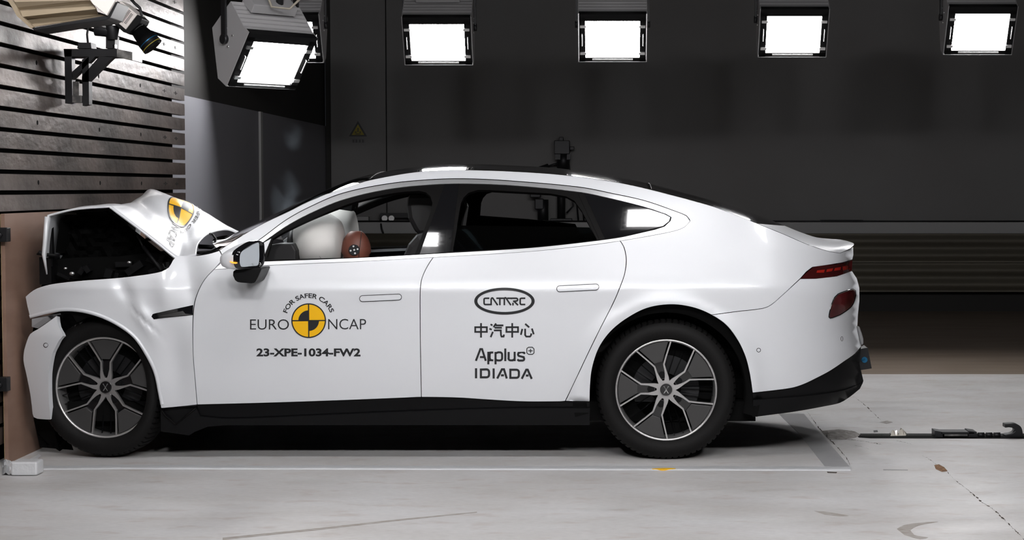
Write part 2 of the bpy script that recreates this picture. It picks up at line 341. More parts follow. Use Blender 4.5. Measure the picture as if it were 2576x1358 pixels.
# ================================================================= LAMPS
LW, LH = .50, .335
def lamp(pos, yaw, pitch, lit, label, cord=False, s=1.0, top=3.6, name='floodlight'):
    """flood lamp: local x right, -y forward (face), z up; pos = centre of the face"""
    Rz = Matrix.Rotation(yaw, 4, 'Z'); Rx = Matrix.Rotation(pitch, 4, 'X')
    X = Matrix.Translation(pos) @ Rz @ Rx @ Matrix.Scale(s, 4)
    root = thing(name, pos, label, 'floodlight', 'floodlights hung over the test track')
    W2, H2 = LW/2, LH/2
    # side cheeks (pentagon profile in y,z)
    prof = [(0, -H2-.02), (.10, -H2-.03), (.33, H2*.1), (.26, H2+.085), (.06, H2+.035), (0, H2+.035)]
    for sx in (-1, 1):
        m_ = MB().prism([(sx*W2, y, z) for y, z in prof], (sx*.006, 0, 0)); m_.xf(X); m_.build('side_panel', 'lampgrey', root)
    m_ = MB()   # ribbed top and back
    pts = [(.0, H2+.035)] + [(.06+.20*t/12, H2+.035+.050*t/12 - (.006 if t % 2 else 0)) for t in range(13)] + [(.33, H2*.1), (.10, -H2-.03), (0, -H2-.02)]
    m_.grid([[(x, y, z) for y, z in pts] for x in (-W2, W2)], smooth=False); m_.xf(X); m_.build('ribbed_housing', 'lampgrey', root)
    m_ = MB().box((0, .22, H2+.105), (W2*1.3, .12, .06)); m_.xf(X); m_.build('top_box', 'lampgrey', root, bevel=.004)
    m_ = MB()
    for sx in (-1, 1): m_.box((sx*.224, .012, 0), (.047, .05, LH+.02))
    m_.box((0, .012, -.161), (2*W2-.005, .05, .030)).box((0, .012, .176), (2*W2-.005, .05, .056))
    m_.xf(X); m_.build('front_frame', 'plastic', root)
    m_ = MB().box((0, .014, .0), (.402, .02, .293)); m_.xf(X); m_.build('lens', lit, root)
    MB().box((0, -.018, -.158), (.30, .010, .010)).xf(X).build('lower_bar', 'silver', root)
    for sx in (-1, 1):
        for sz in (-1, 1): MB().box((sx*.217, -.019, sz*.108), (.045, .012, .020)).xf(X).build('lens_clamp', 'silver', root)
    for sx in (-1, 1):
        m_ = MB().tube([(sx*.226, .01, -.05), (sx*.226, -.025, -.045), (sx*.226, -.025, .045), (sx*.226, .01, .05)], .004, 6); m_.xf(X); m_.build('lens_handle', 'silver', root)
    # yoke straight up to the ceiling
    for sx in (-1, 1):
        piv = X @ Vector((sx*(W2+.018), .17, .04)); up = Vector((piv.x, piv.y, top)); d = Rz.to_3x3() @ Vector((.006, 0, 0)); e = Rz.to_3x3() @ Vector((0, .02, 0))
        m_ = MB().prism([piv-d-e, piv+d-e, piv+d+e, piv-d+e], (0, 0, top-piv.z)); m_.tube([piv-d*2, piv+d*2], .028, 12); m_.build('yoke_arm', 'iron', root)
        for (yy, zz) in ((.12, .02), (.20, .02), (.12, .10), (.20, .10)):
            c = X @ Vector((sx*(W2+.008), yy, zz)); dd = Rz.to_3x3() @ Vector((sx*.004, 0, 0)); MB().tube([c-dd, c+dd], .006, 8).build('screw', 'silver', root)
    if cord:
        a = X @ Vector((.05, .2, H2+.12))
        MB().tube([a + Vector((-.12, 0, .42)), a + Vector((-.10, -.05, .16)), a + Vector((-.02, -.12, -.02)), a + Vector((.08, -.12, -.03)), a + Vector((.2, -.05, .1)), a + Vector((.18, 0, .25)), a + Vector((.02, 0, .18)), a + Vector((0, 0, .02))], .007, 8).build('power_cord', 'cable', root)
        MB().tube([a + Vector((0, 0, .0)), a + Vector((.02, 0, .24))], .022, 8).build('plug', 'iron', root)
    return root
R_ = math.radians
far_lbl = ['half hidden floodlight hanging behind the large nearest floodlight at left', 'lit floodlight hanging above the windscreen and warning sign, second in the far row',
           'lit floodlight hanging above the middle of the car roof, facing straight out', 'lit floodlight hanging above the rear window of the car', 'lit floodlight at the right edge of the photo']
for (px, py), lb in zip(((722, 100), (1101, 106), (1541, 98), (1996, 86), (2466, 80)), far_lbl):
    lamp(P(px, py, 4.9), 0, R_(30), 'lit_far', lb, False, 1.06, 4.3)
lamp(P(684, 158, 1.25), R_(47), R_(37), 'lit_far', 'large tilted floodlight with looping cable, nearest the crash barrier', True, .93)
for i, x in enumerate((-2.62, -1.31, .29, 1.87)):
    lamp(Vector((x, -1.4, 3.12)), math.pi, R_(44), 'lit_near', ('leftmost', 'second', 'third', 'rightmost')[i] + ' floodlight of the front row hung on the camera side of the car', False, 1.0, 4.3)
for i, x in enumerate((-1.45, -.2, 1.05, 2.3)):
    lamp(Vector((x, -5.0, 3.2)), math.pi, R_(26), 'lit_back', ('leftmost', 'second', 'third', 'rightmost')[i] + ' floodlight of the rear row hung on the camera side of the car', False, 1.0, 4.3)
# ================================================================= BARRIER
XB = -3.02; YN = -1.6
YF = PX(466, 400, XB).y
br = thing('crash_barrier', (XB-.5, (YF+YN)/2, 0), 'tall crash barrier faced with brown steel planks, which the car has hit', 'barrier')
MB().box((XB-.36, (YF-.16+YN)/2, 1.9), (.62, YF-.16-YN, 3.8)).build('backing_block', 'dark', br)
z0 = P(466, 257.7, YF).z; pitch = 37.0*(YF+8.5)/F; gh = .023
k = -int(z0/pitch)
while z0 + k*pitch < 3.6:
    a = max(0.01, z0 + k*pitch + gh/2); b = z0 + (k+1)*pitch - gh/2
    m_ = MB().box((XB-.02, (YF+YN)/2, (a+b)/2), (.04, YF-YN, b-a))
    holes = []
    zz = (a+b)/2; kk = k % 3
    if kk == 0: ys = [.55, 1.65, 2.55, 3.15, 3.45]
    else: ys = []
    for y in ys:
        hs = [(0, .011)] if y < 3 else [(0, .011), (-.035, .005), (.035, .005)]
        for dy, r in hs: m_.tube([(XB+.0008, y+dy, zz), (XB-.002, y+dy, zz)], r*1.15, 10, True, 1)
    m_.build('steel_plank', ['steel', 'dark'], br)
    k += 1
# plywood sheet on the barrier
yp = FL(22, 1165).y; Xp = FL(22, 1165).x; zp = P(60, 533.5, .5).z
pw = thing('plywood_sheet', (Xp-.01, 1.3, 0), 'reddish plywood sheet standing against the barrier in front of the car nose', 'plywood sheet')
MB().box((Xp-.009, (yp+2.5)/2, zp/2), (.018, 2.5-yp, zp)).build('board', 'plywood', pw)
a = P(5, 800, yp).x; MB().box(((a+Xp-.019)/2, yp+.025, zp/2), (Xp-.019-a, .05, zp-.004)).build('edge_batten', 'timber', pw)
for py, lb in ((590, 'black iron clamp at the top of the plywood sheet, left edge of the photo'), (965, 'black iron clamp low on the plywood edge, left edge of the photo')):
    c = P(8, py, yp-.02); tag(MB().box((c.x+.005, yp-.03, c.z), (.055, .05, .07)).box((c.x-.015, yp-.05, c.z), (.03, .09, .045)).tube([c + Vector((-.0, -.06, .0)), c + Vector((0, 0, 0))], .012, 8).build('clamp', 'iron', bevel=.003), lb, 'clamp', 'clamps on the plywood')

# bracket, camera, lamp housing on barrier
YC = .95
def Q(px, py, y=YC): return P(px, py, y)
bk = thing('wall_bracket', Q(190, 262), 'dark welded steel bracket with diagonal brace bolted to the barrier', 'bracket')
m_ = MB(); m_.prism([Q(162, 124), Q(180, 124), Q(182, 262), Q(164, 260)], (0, .06, 0)); m_.prism([Q(206, 150), Q(223, 142), Q(224, 263), Q(208, 266)], (0, .06, 0)); m_.build('upright', 'iron', bk)
MB().prism([Q(182, 240), Q(206, 240), Q(206, 258), Q(182, 258)], (0, .05, 0)).prism([Q(183, 205), Q(198, 205), Q(198, 240), Q(183, 240)], (0, .01, 0)).build('channel_web', 'castiron', bk)
MB().prism([Q(160, 123), Q(294, 123), Q(294, 142), Q(180, 142), Q(162, 142)], (0, .16, 0)).build('shelf_beam', 'iron', bk)
MB().prism([Q(294, 123, YC-.01), Q(333, 131, YC-.01), Q(333, 151, YC-.01), Q(294, 143, YC-.01)], (0, .2, 0)).build('machined_end', 'castiron', bk)
MB().prism([Q(250, 142), Q(285, 144), Q(272, 156), Q(222, 206), Q(206, 206), Q(206, 192)], (0, .05, 0)).prism([Q(182, 180), Q(224, 142), Q(240, 142), Q(182, 200)], (0, .05, 0)).build('diagonal_brace', 'iron', bk)
hc = thing('high_speed_camera', Q(280, 120), 'high speed camera with slotted grey body and long black lens, tilted down on the bracket', 'camera')
m_ = MB()
def slab(mb, pts, y0, y1, mi=None): mb.prism([P(x, y, y0) for x, y in pts], (0, y1-y0, 0), mi)
slab(m_, [(304, 2), (345, 36), (316, 74), (276, 40)], YC-.08, YC+.1); m_.build('camera_body', 'cream', hc, bevel=.003)
m_ = MB()
ux, uy = (304-276)/47.2, (2-40)/47.2; vx_, vy_ = (316-276)/52.5, (74-40)/52.5
for i in range(12):
    for j in range(4):
        for s_, l_ in ((0, 1),):
            cx = 281+ux*(6+i*3.1)+vx_*(5+j*9.5); cy = 42+uy*(6+i*3.1)+vy_*(5+j*9.5)
            if (i in (0, 11) and j in (0, 3)): continue
            slab(m_, [(cx, cy), (cx+vx_*7, cy+vy_*7), (cx+vx_*7+ux*1.3, cy+vy_*7+uy*1.3), (cx+ux*1.3, cy+uy*1.3)], YC-.0815, YC-.079)
m_.build('vent_slots', 'dark', hc)
m_ = MB(); slab(m_, [(345, 36), (357, 47), (352, 58), (322, 86), (308, 74), (316, 74)], YC-.07, YC+.09); slab(m_, [(276, 40), (316, 74), (312, 82), (272, 48)], YC-.07, YC+.09); m_.build('front_plate', 'plastic', hc, bevel=.003)
c0 = Q(338, 64, YC); c1 = Q(348, 75, YC); c2 = Q(385, 118, YC); c25 = Q(365, 95, YC)
MB().tube([c0, c1], .038, 20).build('lens_mount', 'silver', hc)
MB().tube([c1, c25, c25.lerp(c2, .02), c2], [.043, .052, .057, .060], 24).build('lens_barrel', 'plastic', hc)
d_ = (c2-c1).normalized()
for t, mt in ((.72, 'blue'), (.93, 'signyellow')):
    p_ = c1.lerp(c2, t); MB().tube([p_-d_*.002, p_+d_*.002], .0595 if t < .9 else .0603, 24, False).build('marking_ring', mt, hc)
MB().tube([c2+d_*.001, c2+d_*.003], .045, 20).build('front_glass', 'gloss', hc)
MB().tube([Q(326, -6), Q(338, 8), Q(352, 20), Q(356, 38), Q(352, 50)], .008, 8).build('carry_handle', 'iron', hc)
m_ = MB(); m_.tube([Q(282, 78), Q(240, 74)], .035, 12).tube([Q(281, 66), Q(283, 100)], [.045, .028], 12); slab(m_, [(266, 90), (290, 90), (288, 122), (266, 122)], YC, YC+.08); slab(m_, [(196, 107), (228, 107), (230, 122), (194, 122)], YC, YC+.1); m_.build('swivel_mount', 'iron', hc, bevel=.002)
MB().tube([Q(221, 108), Q(219, 86), Q(224, 60)], .006, 8).build('cable', 'iron', hc)
MB().prism([Q(284, 112), Q(290, 112), Q(290, 121), Q(284, 121)], (0, .03, 0)).build('latch', 'silver', hc)
lh = thing('lamp_housing', Q(150, 75, -.3), 'large metal lamp housing, beige from the light on it, seen from behind, top left above the bracket', 'lamp housing')
yh = -.35
m_ = MB(); A = [(232, -30), (272, -30), (290, 0), (268, 39), (233, 10), (226, 0)]
slab(m_, A, yh-.02, yh+.02); m_.build('end_panel', 'cream', lh, bevel=.003)
m_ = MB()
pr = [((232, -30), (20, -20)), ((226, 0), (38, 5)), ((228, 2), (42, 18)), ((232, 8), (50, 24)), ((243, 22), (57, 42)), ((247, 36), (62, 48)), ((268, 39), (84, 68))]
rows = []
for i, (r_, l_) in enumerate(pr):
    yo = (0, -.02, .0, .02, .0, .06, .03)[i]
    rows.append([P(r_[0], r_[1], yh+yo), P(l_[0], l_[1], yh+yo)])
m_.grid(rows, smooth=False); m_.build('ribbed_shell', 'beige', lh, solid=.004)
m_ = MB(); slab(m_, [(20, -20), (38, 5), (42, 18), (50, 36), (84, 68), (78, 72), (42, 40), (30, 18), (14, -6)], yh-.01, yh+.02); m_.build('end_lip', 'beige', lh)
m_ = MB(); slab(m_, [(268, 39), (286, 4), (296, 6), (277, 45), (268, 50), (180, 62), (86, 77), (80, 70)], yh+.0, yh+.2); m_.build('front_rim', 'iron', lh, bevel=.003)
MB().tube([Q(228, 55, -.2), Q(262, 68, .5)], .01, 6).build('support_arm', 'iron', lh)
MB().tube([P(150, 0, -.2), P(150, -420, -.2)], .02, 8).build('hanger', 'iron', lh)

# ================================================================= THE CAR
YCC = .93
_dz = smooth_tab([(.12, .085), (.22, .055), (.30, .036), (.45, .018), (.62, .011), (.76, .010), (.82, .0055), (.860, .0045), (.90, .015), (.96, .042), (1.0, .060), (1.04, .076), (1.12, .108), (1.22, .154), (1.34, .217), (1.42, .268), (1.52, .360)])
_sil = [(560, 2118), (590, 2128), (605, 2140), (615, 2147.5), (641, 2147), (655, 2145), (680, 2143.5), (700, 2155), (724, 2163), (757, 2162.6), (791, 2159), (822, 2158), (850, 2163), (870, 2168), (900, 2168), (950, 2173), (978, 2166), (1000, 2145), (1030, 2080)]
_xe = sorted([(P(px, py, .55).z, P(px, py, .55).x + .012) for py, px in _sil])
X0 = .52; NE = 2.6
def D(x, z):
    y = _dz(z)
    if z > 1.0: y += .10*smoothstep(.15, -.7, x)*(z-1.0)
    if x < -2.55: y += .10*((-2.55-x)/.4)**2.0
    if x > X0:
        a = interp(_xe, z) - X0; u = min((x-X0)/a, .985)
        y = YCC - (YCC-y)*(1-u**NE)**(1/NE)
    # soft flare round the rear arch
    r = math.hypot(x-.293, z-.35)
    if z > .3: y -= .016*math.exp(-((r-.44)/.05)**2)*smoothstep(1.05, .75, z)
    return y
DENTS = []
def DF(x, z):
    y = D(x, z)
    for (cx, cz, ux, uz, L, W, dp) in DENTS:
        dx, dz = x-cx, z-cz; a = dx*ux+dz*uz; b = -dx*uz+dz*ux
        y += dp*math.exp(-(a/L)**2-(b/W)**2)
    return y
def dent(px0, py0, px1, py1, W, dp):
    a, b = P(px0, py0, .05), P(px1, py1, .05); L = math.hypot(b.x-a.x, b.z-a.z)/2
    DENTS.append(((a.x+b.x)/2, (a.z+b.z)/2, (b.x-a.x)/2/L, (b.z-a.z)/2/L, L, W, dp))
dent(462, 640, 505, 800, .07, .035); dent(300, 700, 345, 765, .04, .018); dent(340, 740, 392, 845, .04, -.020)
dent(415, 690, 430, 790, .05, -.014); dent(440, 800, 452, 1000, .07, .018); dent(345, 780, 400, 835, .014, .010); dent(250, 742, 120, 748, .04, .006)
def S(px, py, off=0.0, fn=D):
    Y = .05
    for _ in range(40):
        p = P(px, py, Y); n = fn(p.x, p.z) + off
        if abs(n-Y) < 1e-6: break
        Y = Y + (n-Y)*.8
    return P(px, py, Y)
def grad_n(p, fn):
    e = .004
    return Vector(((fn(p.x+e, p.z)-fn(p.x-e, p.z))/(2*e), -1, (fn(p.x, p.z+e)-fn(p.x, p.z-e))/(2*e))).normalized()
def sm(pts, step=7.0):
    """Catmull-Rom through points, resampled"""
    out = []; n = len(pts)
    for i in range(n-1):
        p0 = pts[max(i-1, 0)]; p1 = pts[i]; p2 = pts[i+1]; p3 = pts[min(i+2, n-1)]
        d = math.hypot(p2[0]-p1[0], p2[1]-p1[1]); k = max(1, int(d/step))
        l0 = max(1e-3, math.hypot(p1[0]-p0[0], p1[1]-p0[1])); l2 = max(1e-3, math.hypot(p3[0]-p2[0], p3[1]-p2[1]))
        for j in range(k):
            t = j/k; r = []
            for c in (0, 1):
                m1 = (p2[c]-p0[c])*d/(d+l0) if i > 0 else (p2[c]-p1[c]); m2 = (p3[c]-p1[c])*d/(d+l2) if i < n-2 else (p2[c]-p1[c])
                r.append((2*t**3-3*t*t+1)*p1[c]+(t**3-2*t*t+t)*m1+(-2*t**3+3*t*t)*p2[c]+(t**3-t*t)*m2)
            out.append(tuple(r))
    out.append(tuple(pts[-1])); return out
def dens(pts, step=9.0):
    out = []; n = len(pts)
    for i in range(n):
        a, b = pts[i], pts[(i+1) % n]; d = math.hypot(b[0]-a[0], b[1]-a[1])
        if d < .3: continue
        k = max(1, int(round(d/step)))
        out += [(a[0]+(b[0]-a[0])*j/k, a[1]+(b[1]-a[1])*j/k) for j in range(k)]
    return out
def area(p): return sum(p[i][0]*p[(i+1) % len(p)][1]-p[(i+1) % len(p)][0]*p[i][1] for i in range(len(p)))/2
def inset(p, d):
    if area(p) < 0: p = p[::-1]
    out = []; n = len(p)
    for i in range(n):
        a, b, c = p[i-1], p[i], p[(i+1) % n]
        n1 = (-(b[1]-a[1]), b[0]-a[0]); n2 = (-(c[1]-b[1]), c[0]-b[0])
        l1 = math.hypot(*n1) or 1; l2 = math.hypot(*n2) or 1; n1 = (n1[0]/l1, n1[1]/l1); n2 = (n2[0]/l2, n2[1]/l2)
        k = 1+n1[0]*n2[0]+n1[1]*n2[1]; k = max(k, .35)
        out.append((b[0]+d*(n1[0]+n2[0])/k, b[1]+d*(n1[1]+n2[1])/k))
    return out
def inside(p, x, y):
    r = False; j = len(p)-1
    for i in range(len(p)):
        if (p[i][1] > y) != (p[j][1] > y) and x < (p[j][0]-p[i][0])*(y-p[i][1])/(p[j][1]-p[i][1])+p[i][0]: r = not r
        j = i
    return r
def edge_dist(p, x, y):
    m = 1e9
    for i in range(len(p)):
        ax, ay = p[i]; bx, by = p[(i+1) % len(p)]; dx, dy = bx-ax, by-ay; l = dx*dx+dy*dy
        t = 0 if l == 0 else max(0, min(1, ((x-ax)*dx+(y-ay)*dy)/l)); m = min(m, math.hypot(x-ax-t*dx, y-ay-t*dy))
    return m
def tri2d(outline, holes=(), sp=16.0):
    pts = [Vector(p) for p in outline]; loops = [list(range(len(pts)))]
    for h in holes: loops.append(list(range(len(pts), len(pts)+len(h)))); pts += [Vector(p) for p in h]
    edges = [(l[i], l[(i+1) % len(l)]) for l in loops for i in range(len(l))]
    x0 = min(p[0] for p in outline); x1 = max(p[0] for p in outline); y0 = min(p[1] for p in outline); y1 = max(p[1] for p in outline)
    j = 0; y = y0+sp/2
    while y < y1:
        x = x0+sp/2+(sp/2 if j % 2 else 0)
        while x < x1:
            if inside(outline, x, y) and edge_dist(outline, x, y) > sp*.45 and all(not inside(h, x, y) and edge_dist(h, x, y) > sp*.45 for h in holes): pts.append(Vector((x, y)))
            x += sp
        y += sp*.87; j += 1
    V, E, Fc, *_ = delaunay_2d_cdt(pts, edges, [], 0, 1e-4)
    out = []
    for f in Fc:
        cx = sum(V[i][0] for i in f)/3; cy = sum(V[i][1] for i in f)/3
        if inside(outline, cx, cy) and not any(inside(h, cx, cy) for h in holes): out.append(tuple(f))
    return V, out
def skin(name, outline, m, parent, off=0.0, thick=.012, fn=D, holes=(), sp=16.0, gap=0.0, mirror=False, step=9.0, label=None, mname=None):
    outline = dens(list(outline), step)
    if gap: outline = inset(outline, gap)
    holes = [dens(list(h), step) for h in holes]
    V, T = tri2d(outline, holes, sp)
    cache = [S(v[0], v[1], off, fn) for v in V]; N = [grad_n(p, fn) for p in cache]
    back = [p - n*thick for p, n in zip(cache, N)]
    cnt = {}
    for f in T:
        for a, b in ((f[0], f[1]), (f[1], f[2]), (f[2], f[0])): cnt[(a, b)] = 1
    fs = []; nv = len(V); nl = []
    res = []
    for side in ((0, 1) if mirror else (0,)):
        Ff = []; nrm = []
        c_ = [Vector((p.x, 2*YCC-p.y, p.z)) if side else p for p in cache]; b_ = [Vector((p.x, 2*YCC-p.y, p.z)) if side else p for p in back]
        n_ = [Vector((n.x, -n.y, n.z)) if side else n for n in N]
        # orientation: 3d face normal should agree with n_
        for f in T:
            q = (c_[f[1]]-c_[f[0]]).cross(c_[f[2]]-c_[f[0]]); g = f if q.dot(n_[f[0]]) > 0 else f[::-1]
            Ff.append(tuple(g)); nrm += [n_[i] for i in g]
            gb = tuple(i+nv for i in g[::-1]); Ff.append(gb); nrm += [-n_[i-nv] for i in gb]
        for g in [Ff[i] for i in range(0, len(Ff), 2)]:
            for a, b in ((g[0], g[1]), (g[1], g[2]), (g[2], g[0])):
                if (b, a) not in cnt and (a, b) not in cnt or ((a, b) in cnt) != ((b, a) in cnt):
                    qd = (b, a, a+nv, b+nv); fn_ = (b_[a]-c_[a]).cross(c_[b]-c_[a]).normalized()
                    Ff.append(qd); nrm += [fn_]*4
        allv = c_ + b_
        lo = [min(v[i] for v in allv) for i in range(3)]; hi = [max(v[i] for v in allv) for i in range(3)]; og = Vector([(lo[0]+hi[0])/2, (lo[1]+hi[1])/2, lo[2]])
        me = bpy.data.meshes.new(name); me.from_pydata([v-og for v in allv], [], Ff)
        for p in me.polygons: p.use_smooth = True
        me.materials.append(M[m] if isinstance(m, str) else m)
        me.normals_split_custom_set([tuple(n) for n in nrm])
        o = bpy.data.objects.new(name, me); link(o, parent if parent is None or not side or parent.get('far') is None else parent, og)
        if label and not side: o['label'] = label
        res.append(o)
    return res[0] if not mirror else res
CAR = thing('car', (-.7, YCC, 0), 'white fastback sedan with crumpled bonnet, nose pressed into the crash barrier', 'car')

U = sm([(552, 629), (603, 596), (658, 564), (721, 534), (778, 506), (841, 481), (894, 464), (919, 455.5), (1001, 439), (1060, 431), (1130, 427.5), (1176, 427), (1305, 431.5), (1424, 440.5), (1553, 458.5), (1622, 473), (1727, 500), (1772, 512.5), (1800, 521), (1856, 542), (1933, 573), (1970, 588), (2028, 613), (2065, 626), (2092, 633), (2113, 636)], 9)
ARCH = sm([(1484, 1007), (1485, 970), (1490, 926), (1507, 875), (1536, 834), (1577, 801), (1628, 775), (1687, 766), (1742, 773), (1790, 792), (1827, 817.5), (1856, 856), (1875, 897), (1886, 941), (1893, 987)], 8)
SEAM_R = sm([(1558, 603), (1569, 620), (1575, 645), (1575, 665), (1571, 690), (1560, 721), (1545, 757), (1500, 846), (1422, 1009)], 9)
SEAM_D = sm([(1092, 644), (1076, 668), (1062, 698), (1057.5, 725), (1057, 800), (1058, 900), (1060, 999)], 9)
SEAM_F = sm([(540, 676), (522, 694), (509, 712), (499, 732), (490, 760), (486, 795), (485, 850), (486, 895), (490, 946), (496, 1018)], 8)
SILLTOP = sm([(496, 1018), (686, 1013), (872, 1006.6), (1010, 1001), (1060, 999), (1152, 1000.5), (1222, 1005), (1315, 1010), (1422, 1010), (1483, 1010)], 12)
BUMP_SEAM = sm([(2013, 701), (1970, 741), (1941, 766), (1922, 775), (1850, 784), (1790, 792)], 9)
TRIM_TOP = sm([(1735, 554), (1727, 544), (1695, 531), (1622, 506), (1542, 488), (1460, 472), (1305, 457.5), (1190, 451), (1096, 452), (978, 463), (860, 487.5), (778, 522), (720, 554), (658, 600), (610, 632), (575, 652), (556, 663), (540, 676)], 9)
TRIM_BOT = sm([(540, 677), (600, 673), (663, 667.5), (900, 657), (1120, 645), (1331, 632), (1458, 619), (1558, 605.5), (1648, 590), (1700, 579), (1722, 570), (1735, 556)], 9)
bi = [i for i, p in enumerate(ARCH) if abs(p[0]-1790) < .1][0]
def upto(c, x): return [p for p in c if p[0] <= x]
side_out = U + [(2135, 628), (2147, 619), (2147.5, 641), (2145, 653), (2118, 661), (2080, 667), (2044, 672), (2028, 684)] + BUMP_SEAM + ARCH[:bi][::-1] + [(1483, 1010), (1422, 1009)] + SEAM_R[::-1] + \
    TRIM_BOT[[i for i, p in enumerate(TRIM_BOT) if p[0] > 1562][0]:] + TRIM_TOP + [(563, 650)]
skin('body_side', side_out, 'paint', CAR, gap=1.0, mirror=True, thick=.014)
DLO = sm([(590, 664), (622, 638), (660, 610), (721, 568), (778, 537), (862, 502), (978, 475), (1096, 463), (1190, 461.5), (1305, 467), (1460, 483), (1542, 500), (1622, 520), (1676, 538)], 9) + [(1690, 546), (1687, 556), (1672, 570)] + sm([(1648, 578), (1600, 589), (1558, 598), (1458, 611), (1331, 624), (1120, 637), (900, 649), (663, 658)], 12)
skin('window_trim', TRIM_BOT + TRIM_TOP[1:-1], 'chrome', CAR, off=-.004, holes=[DLO], mirror=True, sp=12, thick=.01, label='satin chrome window surround')
Gf = sm([(686, 600), (721, 580), (793, 546), (889, 509), (961, 491), (1010, 483), (1055, 480)], 8) + [(1072, 484), (1083, 494), (1088, 510), (1084, 532), (1044, 639), (900, 647.5), (676, 653), (672, 645)]
Gr = [(1140, 620), (1159, 512), (1166, 497), (1178, 485), (1202, 477.5), (1231, 478), (1384, 486.5), (1425, 494), (1445, 505), (1463, 530), (1495, 590), (1502, 603), (1450, 610.5), (1331, 622.5), (1139, 633)]
Gq = sm([(1470, 486), (1542, 503), (1622, 523), (1672, 539)], 9) + [(1686, 546.5), (1683, 556), (1668, 568), (1600, 586), (1522, 600)]
skin('window_frame', DLO, 'seal', CAR, off=.002, holes=[Gf, Gr], mirror=True, sp=12, thick=.02)
skin('door_pillar', [(1119, 462), (1155, 461), (1133, 634), (1056, 638.5)], 'gloss', CAR, off=-.001, thick=.006, mirror=True, label='gloss black pillar between the doors')
skin('quarter_window', Gq, 'gloss', CAR, off=-.001, thick=.006, mirror=True, label='dark glossy rear quarter window')
skin('window_seal', [(1453, 484), (1464, 484), (1520, 602), (1509, 604)], 'seal', CAR, off=-.002, thick=.006, mirror=True)
skin('window_glass', [(1144, 567), (1250, 568), (1400, 570), (1483, 572), (1502, 603), (1450, 611), (1331, 623), (1139, 633)], 'tint2', CAR, off=.014, thick=.004, label='half lowered dark rear door glass')
skin('mirror_sail', [(664, 610), (682, 600), (665, 640)], 'paint', CAR, off=-.004, thick=.01)
fd_out = SEAM_F + SILLTOP[1:[i for i, p in enumerate(SILLTOP) if p[0] > 1059][0]] + SEAM_D[::-1] + [p for p in TRIM_BOT[::-1] if p[0] < 1092]
fdo, fdo2 = skin('front_door', fd_out, 'paint', CAR, gap=1.0, mirror=True, thick=.02)
rd_out = SEAM_D + [p for p in SILLTOP if 1061 < p[0] < 1421] + SEAM_R[::-1] + [p for p in TRIM_BOT[::-1] if 1093 < p[0] < 1557]
rdo, rdo2 = skin('rear_door', rd_out, 'paint', CAR, gap=1.0, mirror=True, thick=.02)
FTOP = sm([(63.5, 746), (76, 735), (93, 724.5), (130, 714), (201, 705.5), (309, 697), (399, 684), (424, 672), (434, 655), (447, 643), (470, 644), (492, 643), (525, 638), (552, 630)], 8)
FARCH = sm([(75.5, 801), (110, 791.5), (158, 783), (206, 786), (258, 801), (306, 826.5), (339, 854), (368, 898), (387, 939), (398, 990), (405, 1027)], 8)
fe = skin('front_fender', FTOP + [(563, 650)] + SEAM_F + sm([(470, 1021), (440, 1024), (405, 1027)], 9) + FARCH[::-1] + [(68, 770)], 'paint', CAR, fn=DF, gap=1.0, sp=9, thick=.02, label='dented white front fender')
# lip of the front arch
m_ = MB(); rows = []
for i, p in enumerate(FARCH[:-1]):
    a, b = FARCH[i], FARCH[i+1]; nx, ny = (b[1]-a[1]), -(b[0]-a[0]); l = math.hypot(nx, ny)
    q0 = S(p[0]+nx/l*9, p[1]+ny/l*9, -.001, DF); q1 = S(p[0]+nx/l*5, p[1]+ny/l*5, -.008, DF); q2 = S(p[0], p[1], -.006, DF); q3 = q2 + Vector((0, .05, 0)); rows.append([q0, q1, q2, q3])
m_.grid(rows); m_.build('arch_lip', 'paint', CAR, recalc=True)
# fender vent
skin('fender_vent', sm([(381, 796), (384, 790), (400, 786), (445, 776), (486, 767)], 8) + [(485, 792)] + sm([(440, 797), (400, 801), (387, 803)], 8), 'gloss', fe, off=-.003, fn=DF, thick=.008, sp=9, label='gloss black fender vent')
skin('vent_blade', [(400, 795), (460, 782), (466, 789), (484, 791), (440, 795.5)], 'insert', fe, off=-.0055, fn=DF, thick=.003, sp=8)
# front bumper corner, torn off the fender
def DB(x, z): return D(x, z) - .015 + .03*smoothstep(.62, .75, z)
bo = sm([(142, 795), (146, 818), (158, 845), (148, 857), (140, 872.5), (132, 888), (127, 909), (123, 935), (122, 961), (123, 1005), (127, 1055)], 8) + sm([(127, 1055), (105, 1054), (85, 1049), (80, 1020), (76, 990), (66, 940), (59, 906), (61, 880), (65, 866), (76, 840), (95, 828), (121.5, 810), (142, 795)], 8)[1:-1]
fb = skin('front_bumper', bo, 'paint', CAR, off=-.01, fn=DB, thick=.03, sp=9, label='torn white front bumper corner')
def disc_pts(cx, cy, rx, ry=None, n=40, a0=0, a1=2*math.pi):
    ry = ry or rx; return [(cx+rx*math.cos(a0+(a1-a0)*i/n), cy+ry*math.sin(a0+(a1-a0)*i/n)) for i in range(n)]
def ring_decal(name, cx, cy, r0, r1, m, parent, off=-.0012, fn=D, ry0=None, ry1=None, thick=.0006, n=60):
    ry0 = ry0 or r0; ry1 = ry1 or r1; m_ = MB(); rows = []
    for i in range(n+1):
        a = 2*math.pi*i/n; rows.append([S(cx+r0*math.cos(a), cy+ry0*math.sin(a), off, fn), S(cx+r1*math.cos(a), cy+ry1*math.sin(a), off, fn)])
    m_.grid(rows); return m_.build(name, m, parent, recalc=False)
skin('parking_sensor', disc_pts(115, 868, 4.5, n=16), 'paint', fb, off=-.014, fn=DB, thick=.003, step=4)
ring_decal('sensor_ring', 115, 868, 4.5, 6, 'plastic', fb, -.0115, DB)
